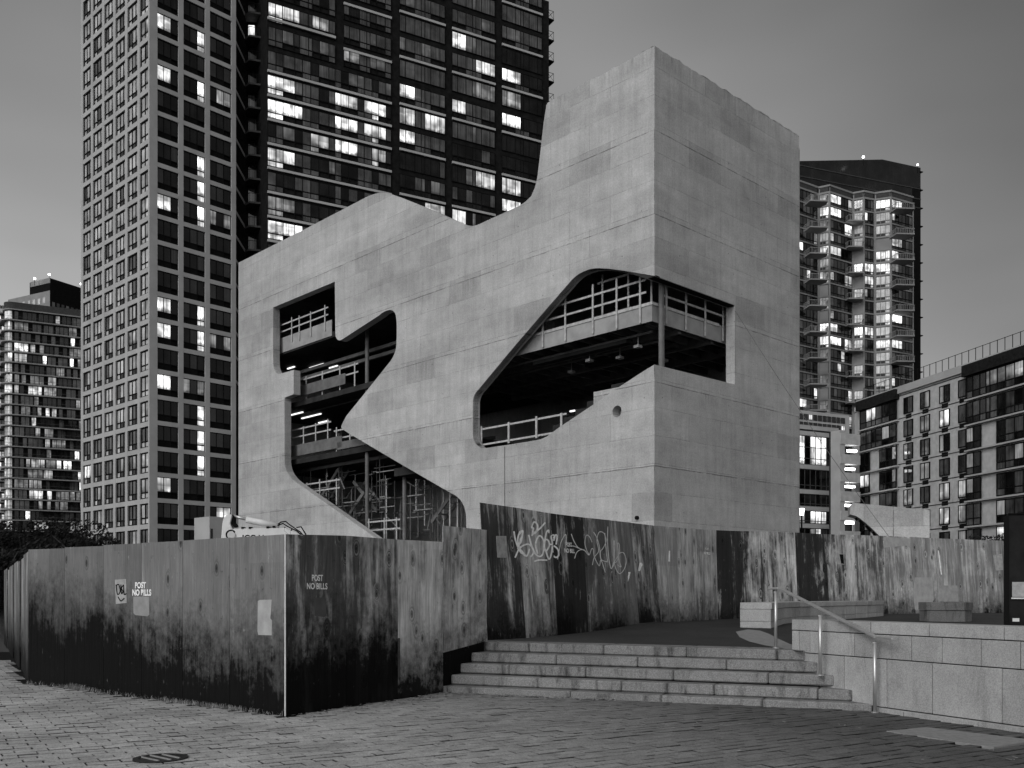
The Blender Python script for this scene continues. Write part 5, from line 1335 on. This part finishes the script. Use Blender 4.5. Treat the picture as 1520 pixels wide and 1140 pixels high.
b = MB(); b.pbox(PCP, .2, PCP.uz(1254)[0], 0, PCP.uz(1245, 638)[1], -1.6, 0.0); obj('stair_wall', b, M['tower_conc'], cp_)
for i, (y0, y1) in enumerate(((643, 659), (674, 688), (701, 715), (729, 744), (758, 772), (788, 805))):
    z1, z0 = PCP.uz(1250, y0)[1], PCP.uz(1250, y1)[1]
    b = MB(); b.pbox(PCP, PCP.uz(1247)[0], uc, z0, z1, -1.2, .12); obj('parapet', b, M['brickr'], cp_)
for x, y in ((1266, 669), (1263, 696), (1263, 722), (1259, 750), (1262, 776)):
    u, z = PCP.uz(x, y); b = MB(); b.pbox(PCP, u-.62, u+.75, z-.14, z+.14, -.5, .0)
    solo('strip_lamp', b, M['tube'], PCP.P(u, z, -.2), {669: 'topmost', 696: 'second from top', 722: 'middle', 750: 'second from bottom', 776: 'lowest'}[y]+' of the five glowing strip lamps on the car park', 'strip lamp', 'strip lamps on the car park levels')
# street lamp
sl_ = thing('street_lamp', (W(1190, 800, 60).x, 60, 0), 'thin dark street lamp with a bright head beside the concrete building', 'street lamp')
b = MB(); c = W(1190, 765, 60); b.tube([(c.x, 60, 0), (c.x, 60, c.z)], .05, 8); obj('pole', b, M['black'], sl_)
b = MB(); b.tube([(c.x, 60, c.z), (c.x, 60, c.z+.42)], [.10, .17], 10); obj('lamp_head', b, M['tube'], sl_)

# ================================================================== RIGHT BRICK BUILDING
rb_ = thing('brick_apartment_block', (48, 125, 0), 'six storey brick apartment block with roof railing at the right edge', 'apartment block')
BR = Plane(1272, 132.7, vp=429, sign=-1, out=(-1, 0, 0))
ub_ = lambda x: BR.uz(x)[0]; UEB = ub_(1620); zpar = BR.uz(1340, 572)[1]
b = MB(); b.pbox(BR, 0, UEB, 0, zpar-.5, -14, -.22); obj('brick_wall', b, M['brickr'], rb_)
b = MB(); b.pbox(BR, -.1, UEB, zpar-.9, zpar, -.3, .10); obj('cornice', b, M['tower_conc'], rb_)
b = MB(); b.pbox(BR, -1.0, .0, 0, zpar-1.5, -12, -.3); obj('side_wall', b, M['tower_conc'], rb_)
fhb = 34*122.9/F; zr0 = BR.uz(1340, 591)[1]      # head of first window row
bpn = Panes(rb_, 290)
# pilaster skin: brick piers between window openings are the skin left between recessed windows
cols_b = [(1340, 1353.5), (1364.5, 1378.7), (1393, 1408), (1421, 1432.8)]
def bwin(x0, x1, r, cuts, deep=.12, ac=True, hh=2.0, proud=-.20, trans=()):
    u0, u1 = ub_(x0), ub_(x1); z1 = zr0-r*fhb; z0 = z1-hh
    w = obj('window', frame(BR, u0, u1, z0, z1, cuts, trans, proud-.02, proud+.12, .10), M['black'], rb_)
    cs = [0]+list(cuts)+[1]
    for a, c in zip(cs, cs[1:]):
        pa, pb = u0+(u1-u0)*a+.07, u0+(u1-u0)*c-.07; cc = BR.P((pa+pb)/2, (z0+z1)/2); l_ = lit_at(cc)
        m_ = M['lit%d' % l_] if l_ is not None else random.choice((M['g_mid'], M['g_mid'], M['g_pale'], M['g_dark'], M['g_side']))
        zl2 = z0+.1 if not trans else z0+(z1-z0)*trans[0][2]+.07
        bpn.add(w, BR, pa, pb, zl2, z1-.1, proud+.05, m_)
        if trans: bpn.add(w, BR, pa, pb, z0+.1, zl2-.14, proud+.05, M['g_side'] if random.random() < .6 else M['g_mid'])
    if ac:
        b = MB(); um = (u0+u1)/2; b.pbox(BR, um-.55, um+.55, z0-.62, z0-.12, -.24, -.17); obj('grille', b, M['black'], w)
for r in range(8):
    for ci, (x0, x1) in enumerate(cols_b): bwin(x0, x1, r, (.45,) if ci < 3 else (), hh=2.05)
    # floor line
    z = zr0-r*fhb+.45; b = MB(); b.pbox(BR, ub_(1331), ub_(1434), z-.05, z+.05, -.22, -.17); obj('string_course', b, M['grille'], rb_)
    wide = r < 2
    if wide:
        bwin(1277, 1331, r, (.18, .33, .45, .62, .82), .1, False, 2.5, .0, ((0, 1, .32),)); bwin(1435, 1521, r, (.12, .25, .36, .43, .56, .70, .85), .1, False, 2.5, .0, ((0, 1, .32),))
        bwin(1521, 1600, r, (.25, .5, .75), .1, False, 2.5, .0, ((0, 1, .32),))
    else:
        bwin(1277, 1291, r, (.5,), .1, False, 2.5, .0, ((0, 1, .32),)); bwin(1306, 1331, r, (.4, .75), .1, False, 2.5, .0, ((0, 1, .32),))
        bwin(1435, 1456.5, r, (.5,), .1, False, 2.5, .0, ((0, 1, .32),)); bwin(1480, 1521, r, (.33, .66), .1, False, 2.5, .0, ((0, 1, .32),)); bwin(1521, 1600, r, (.25, .5, .75), .1, False, 2.5, .0, ((0, 1, .32),))
    for (x0, x1) in ((1275, 1333), (1433.5, 1600)):
        zc_ = zr0-r*fhb-2.62; b = MB(); b.pbox(BR, ub_(x0), ub_(x1), zc_-.10, zc_+.08, -.2, .22); obj('slab_edge', b, M['tower_conc'], rb_)
bpn.flush()
for (x0, x1) in ((1274.5, 1333), (1432.5, 1600)):
    b = MB(); b.pbox(BR, ub_(x0), ub_(x1), zr0+.08, zr0+1.35, -.2, .5); obj('bay_fascia', b, M['kiosk'], rb_)
rr_ = thing('roof_railing', BR.P(0, zpar, 0), 'thin metal railing running along the roof edge of the brick block', 'railing')
nr = 34
for i in range(nr+1):
    u = -.2+(UEB)*i/nr; b = MB(); b.bar(BR.P(u, zpar, -1.2), BR.P(u, zpar+1.9, -1.2), .06); obj('post', b, M['black'], rr_)
for h in (.35, 1.85): b = MB(); b.bar(BR.P(-.2, zpar+h, -1.2), BR.P(UEB, zpar+h, -1.2), .05); obj('rail', b, M['black'], rr_)
b = MB(); b.pbox(BR, 0, UEB, zpar-.3, zpar+.35, -1.6, -1.3); obj('roof_kerb', b, M['grille'], rb_)

# ================================================================== FAR LEFT TOWER
ft = thing('curved_balcony_tower', (-125, 268, 0), 'distant apartment tower with rounded corner and banded balconies at far left', 'apartment tower')
ZF = 268.0; FP = Plane(18, ZF, vp=3600, out=(0, -1, 0)); uEnd = FP.uz(140)[0]
zt0 = FP.uz(18, 459)[1]; ff = 15.6*ZF/F
def arc_path(ext):
    pts = []
    r = 2.0+ext
    for k_ in range(6):
        a = math.pi*.5*k_/5; pts.append(FP.P(0-math.cos(a)*r*.9, 0, -2.0+math.sin(a)*r))
    pts.append(FP.P(uEnd, 0, ext)); return pts
def band(ext, z0, z1, name, mat, cut=0):
    p = arc_path(ext); b = MB(); back_ = [FP.P(-r_*1.0, 0, -2) for r_ in (0,)]
    lo = [V(q.x, q.y, z0) for q in p]; hi = [V(q.x, q.y, z1) for q in p]; n = len(p)
    bk = FP.P(uEnd, z0, -6); bk0 = FP.P(0-(2+ext)*.9, z0, -6)
    ring_ = lo+[bk, bk0]; m_ = len(ring_); b.v += ring_+[V(q.x, q.y, z1) for q in ring_]
    b.f += [tuple(range(m_)), tuple(range(2*m_-1, m_-1, -1))]+[(i, (i+1) % m_, m_+(i+1) % m_, m_+i) for i in range(m_)]; b.m += [0]*(m_+2)
    return obj(name, b, mat, ft)
band(0, 0, zt0+1, 'wall', M['black']); band(.3, zt0+.0, zt0+2.0, 'parapet', M['grille']); band(.6, zt0-.2, zt0+.1, 'cornice', M['far_conc'])
b = MB(); b.pbox(FP, -1.95, -1.5, 0, zt0, -2.2, -1.8+.0); obj('pillar', b, M['far_conc'], ft)
ap = arc_path(.02)
for f in range(21):
    z1 = zt0-.25-f*ff; z0 = z1-ff
    if z0 < 15: break
    band(1.1 if f % 3 else 1.3, z0-.12, z0+.16, 'balcony', M['far_conc'] )
    # window band: panes along the path with gaps of wall
    mats = []; gb = MB(); x = 0
    for i in range(5):
        a, c = ap[i], ap[i+1]; m_ = M['lit3'] if f in (0, 7) or random.random() < .2 else M['g_pale']
        if m_ not in mats: mats.append(m_)
        dd = (c-a); a_ = a+dd*.06; c_ = c-dd*.06; gb.hexa([V(a_.x, a_.y, z0+.35), V(c_.x, c_.y, z0+.35), V(c_.x, c_.y+.05, z0+.35), V(a_.x, a_.y+.05, z0+.35), V(a_.x, a_.y, z1-.2), V(c_.x, c_.y, z1-.2), V(c_.x, c_.y+.05, z1-.2), V(a_.x, a_.y+.05, z1-.2)], mats.index(m_))
    u = .6
    while u < uEnd-1.2:
        wd_ = random.choice((.9, 1.0, 1.1)); pat = (int(u/1.1)*7+1) % 5
        l_ = random.random()
        m_ = M['lit4'] if l_ < .07 else M['lit3'] if l_ < .14 else M['lit2'] if l_ < .24 else M['g_dark'] if l_ < .6 else M['g_mid'] if l_ < .85 else M['lit1']
        run = random.choice((1, 1, 2, 3))
        for k_ in range(run):
            if u > uEnd-1.2: break
            if m_ not in mats: mats.append(m_)
            gb.pbox(FP, u, u+wd_, z0+.35, z1-.25, .02, .06, mats.index(m_)); u += wd_+.16
        u += random.choice((.2, .5, 1.0))
    w = obj('window', gb, mats, ft)
    b = MB(); h_ = 1.0; pr = arc_path(1.05)
    for i in range(5): b.bar(V(pr[i].x, pr[i].y, z0+h_), V(pr[i+1].x, pr[i+1].y, z0+h_), .08)
    b.bar(V(pr[5].x, pr[5].y, z0+h_), V(pr[6].x, pr[6].y, z0+h_), .08); obj('balcony_rail', b, M['grille'], ft)
# penthouse blocks
PHl = Plane(74, 276, vp=-1950, out=(-1, -1, 0)); PHr = Plane(74, 276, vp=1550, out=(1, -1, 0))
def zh(x, y, P=PHl): return P.uz(x, y)[1]
b = MB(); b.pbox(PHl, 0, PHl.uz(12)[0], 60, zh(74, 431), -8, 0); o1 = obj('penthouse', b, M['far_conc'], ft)
for i in range(6):
    x = 28+i*7.5; u = PHl.uz(x)[0]; b = MB(); z = zh(x, 451-(x-28)*.21); b.pbox(PHl, u-.5, u+.5, z-1.4, z+.3, .01, .06); obj('pane', b, M['g_pale'], o1)
b = MB(); b.pbox(PHl, 0, PHl.uz(46)[0], zh(74, 431), zh(74, 412.5), -9, -.2); obj('plant_room', b, M['grille'], ft)
b = MB(); b.pbox(PHl, -.1, PHl.uz(45.5)[0], zh(74, 420), zh(74, 412.3), -.1, .1); obj('fascia', b, M['far_conc'], ft)
b = MB(); b.pbox(PHr, .02, PHr.uz(140)[0], 60, zh(74, 412.6), -9, .05); obj('dark_wing', b, M['black'], ft)
for i in range(3):
    for j in range(6):
        u = PHr.uz(77+j*7)[0]; z = PHr.uz(77+j*7, 448+j*2+i*9)[1]; b = MB(); b.pbox(PHr, u, u+.9, z-1.3, z, .06, .1); obj('pane', b, M['g_dark'] if (i+j) % 3 else M['g_mid'], ft)
beacon(51.5, 413.5, 277, .32, 'white roof beacon at the left end of the far left plant room'); beacon(73, 407.5, 277, .32, 'white roof beacon on the corner of the far left plant room'); beacon(120.5, 421.5, 277, .32, 'white roof beacon beside the pale grid tower')
# leftmost neighbour
ln = thing('balcony_tower', (-150, 280, 0), 'sliver of a balconied tower cut by the left edge of the view', 'apartment tower')
PN2 = Plane(-40, 275, vp=4000, out=(0, -1, 0)); un = PN2.uz(10)[0]
b = MB(); b.pbox(PN2, 0, un, 0, PN2.uz(0, 452)[1], -10, -1); obj('wall', b, M['grille'], ln)
for f in range(21):
    z = PN2.uz(0, 464+15.6*f)[1]; b = MB(); b.pbox(PN2, 0, un-.1*(f % 2), z-.2, z+.1, -1, .5); obj('balcony', b, M['far_conc'], ln)
    b = MB(); b.pbox(PN2, 0, un-.2, z+.1, z+1.1, .35, .42); obj('balustrade', b, M['g_pale'], ln)
    b = MB()
    for k_ in range(8): b.pbox(PN2, un-1.3*(k_+1), un-1.3*k_-.2, z+.3, z+2.4, -.98, -.93, 0 if random.random() < .8 else 1)
    obj('window', b, [M['g_mid'], M['lit3']], ln)

# ================================================================== TREES
def leaf_cloud(b, c, r, n, s):
    for _ in range(n):
        while True:
            p = Vector((random.uniform(-1, 1), random.uniform(-1, 1), random.uniform(-1, 1)))
            if .15 < p.length < 1: break
        p = p.normalized()*p.length**.45; q = c+Vector((p.x*r[0], p.y*r[1], p.z*r[2]))
        a = Vector((random.gauss(0, 1), random.gauss(0, 1), random.gauss(0, 1))).normalized(); d = a.orthogonal().normalized(); sz = s*random.uniform(.6, 1.4)
        t = a.cross(d); b.quad(q-d*sz, q+t*sz*.5, q+d*sz, q-t*sz*.5)
def tree(x, ytop, Z, rad, label, n=16, trunk=True, y_bot=None, base=0.0):
    topz = W(x, ytop, Z).z; X = (x-CX)/F*Z
    t = thing('broadleaf_tree', (X, Z, base), label, 'tree', 'dark trees behind the left hoarding')
    b = MB(); h = topz-base; b.tube([(X, Z, base), (X+.05, Z, base+h*.3), (X-.05, Z, base+h*.6), (X, Z, base+h*.9)], [.2, .15, .09, .03], 8)
    for i in range(7):
        a = random.uniform(0, 6.3); z = base+h*random.uniform(.3, .6); e_ = V(X+math.cos(a)*rad*.8, Z+math.sin(a)*rad*.8, z+h*.28); b.tube([(X, Z, z), (X+math.cos(a)*rad*.35, Z+math.sin(a)*rad*.35, z+h*.13), e_], [.08, .05, .02], 6)
    obj('trunk', b, M['bark'], t)
    b = MB()
    for i in range(n):
        a = random.uniform(0, 6.3); rr = rad*random.uniform(0, .8); cz = base+h*(.30+.56*random.random()); k_ = rad*random.uniform(.25, .45)
        if cz+k_*.8 > topz: cz = topz-k_*.8
        leaf_cloud(b, V(X+math.cos(a)*rr, Z+math.sin(a)*rr, cz), (k_, k_, k_*.8), 330, .085)
    obj('crown', b, M['leaf'], t, fix=False)
tree(-12, 778, 44, 2.0, 'dark tree crown cut by the left edge behind the hoarding'); tree(36, 768, 46, 2.2, 'dark tree crown second from the left edge behind the hoarding', 20)
tree(84, 764, 48, 2.3, 'fullest dark tree crown behind the left hoarding', 22); tree(126, 776, 45, 1.7, 'smallest dark tree crown in front of the grid tower foot', 18)
tree(60, 790, 38, 2.0, 'low dark bushy tree nearest behind the left hoarding', 22); tree(4, 800, 36, 1.8, 'low dark tree nearest the bend in the left hoarding', 18)
sh = thing('shrub', (W(1465, 800, 40).x, 40, 1), 'small dark leafy shrub peeping over the far hoarding at right', 'shrub')
b = MB()
for x, y in ((1445, 797), (1455, 800), (1466, 801), (1476, 801), (1486, 799), (1493, 797)): leaf_cloud(b, W(x, y, 40), (.22, .2, .16), 60, .05)
for x in (1450, 1470, 1488): b.tube([W(x, 845, 40), W(x, 801, 40)], .02, 5)
obj('crown', b, M['leaf'], sh, fix=False)

# ================================================================== WEEDS AND LITTER
b = MB()
def blade(p, h, lean, w=.006):
    d = Vector((random.gauss(0, 1), random.gauss(0, 1), 0)).normalized(); s = Vector((-d.y, d.x, 0))*w
    b.quad(p-s, p+s, p+d*lean*.5+V(0, 0, h*.65)+s*.6, p+d*lean*.5+V(0, 0, h*.65)-s*.6); b.tri(p+d*lean*.5+V(0, 0, h*.65)-s*.6, p+d*lean*.5+V(0, 0, h*.65)+s*.6, p+d*lean+V(0, 0, h*.8))
nrm1 = V(-.641, -.768, 0)
for i in range(1500):
    t = random.choice((random.gauss(1.35, .45), random.gauss(5.7, .35), random.uniform(0, 7.6), random.gauss(2.2, .5)))
    if 0 < t < 7.6: blade(p0+d1*t+nrm1*random.uniform(.01, .10), random.uniform(.02, .10)*(1.5 if abs(t-5.7) < .3 else 1), random.uniform(.01, .10), .003)
tag(obj('weeds', b, M['weed'], fix=False, kind='stuff'), 'dry weeds growing along the foot of the left hoarding', 'weeds')
b = MB()
for i in range(450):
    if random.random() < .55:
        t = random.random(); a = Vector(LZ[0]).lerp(Vector(RZ[0]), abs(random.gauss(0, .22))); p = V(a.x, a.y-.1-abs(random.gauss(0, .35)), .006)
    elif random.random() < .5: p = V(random.uniform(1, 6), random.uniform(9, 13), .006)
    else: p = V(random.uniform(-7, 6), random.uniform(8.5, 15), .006)
    if not inpoly(p.x, p.y, GP): continue
    a = random.uniform(0, 6.3); l = random.uniform(.008, .03); d = V(math.cos(a), math.sin(a), 0)*l; s = V(-math.sin(a), math.cos(a), 0)*l*random.uniform(.15, .5)
    b.quad(p-d-s, p+d-s+V(0, 0, .004), p+d+s+V(0, 0, .006), p-d+s)
for i in range(500):
    t = random.uniform(.0, 5); a = p0+d2*t; p = a+V(.859, -.512, 0)*random.uniform(.02, .5)
    if not inpoly(p.x, p.y, GP): continue
    an_ = random.uniform(0, 6.3); l = random.uniform(.01, .035); d = V(math.cos(an_), math.sin(an_), 0)*l; s = V(-math.sin(an_), math.cos(an_), 0)*l*.35; p.z = .008
    b.quad(p-d-s, p+d-s+V(0, 0, .01), p+d+s+V(0, 0, .006), p-d+s)
for i in range(260):
    a = Vector(LZ[0]).lerp(Vector(RZ[0]), random.uniform(-.02, .45)); p = V(a.x, a.y-random.uniform(.02, .22), .004)
    an_ = random.uniform(0, 6.3); l = random.uniform(.012, .045); d = V(math.cos(an_), math.sin(an_), 0)*l; s_ = V(-math.sin(an_), math.cos(an_), 0)*l*.4
    b.quad(p-d-s_, p+d-s_+V(0, 0, .012), p+d+s_+V(0, 0, .006), p-d+s_)
tag(obj('dead_leaves', b, M['weed'], fix=False, kind='stuff'), 'scattered dry leaves and litter over the pavers', 'leaves')
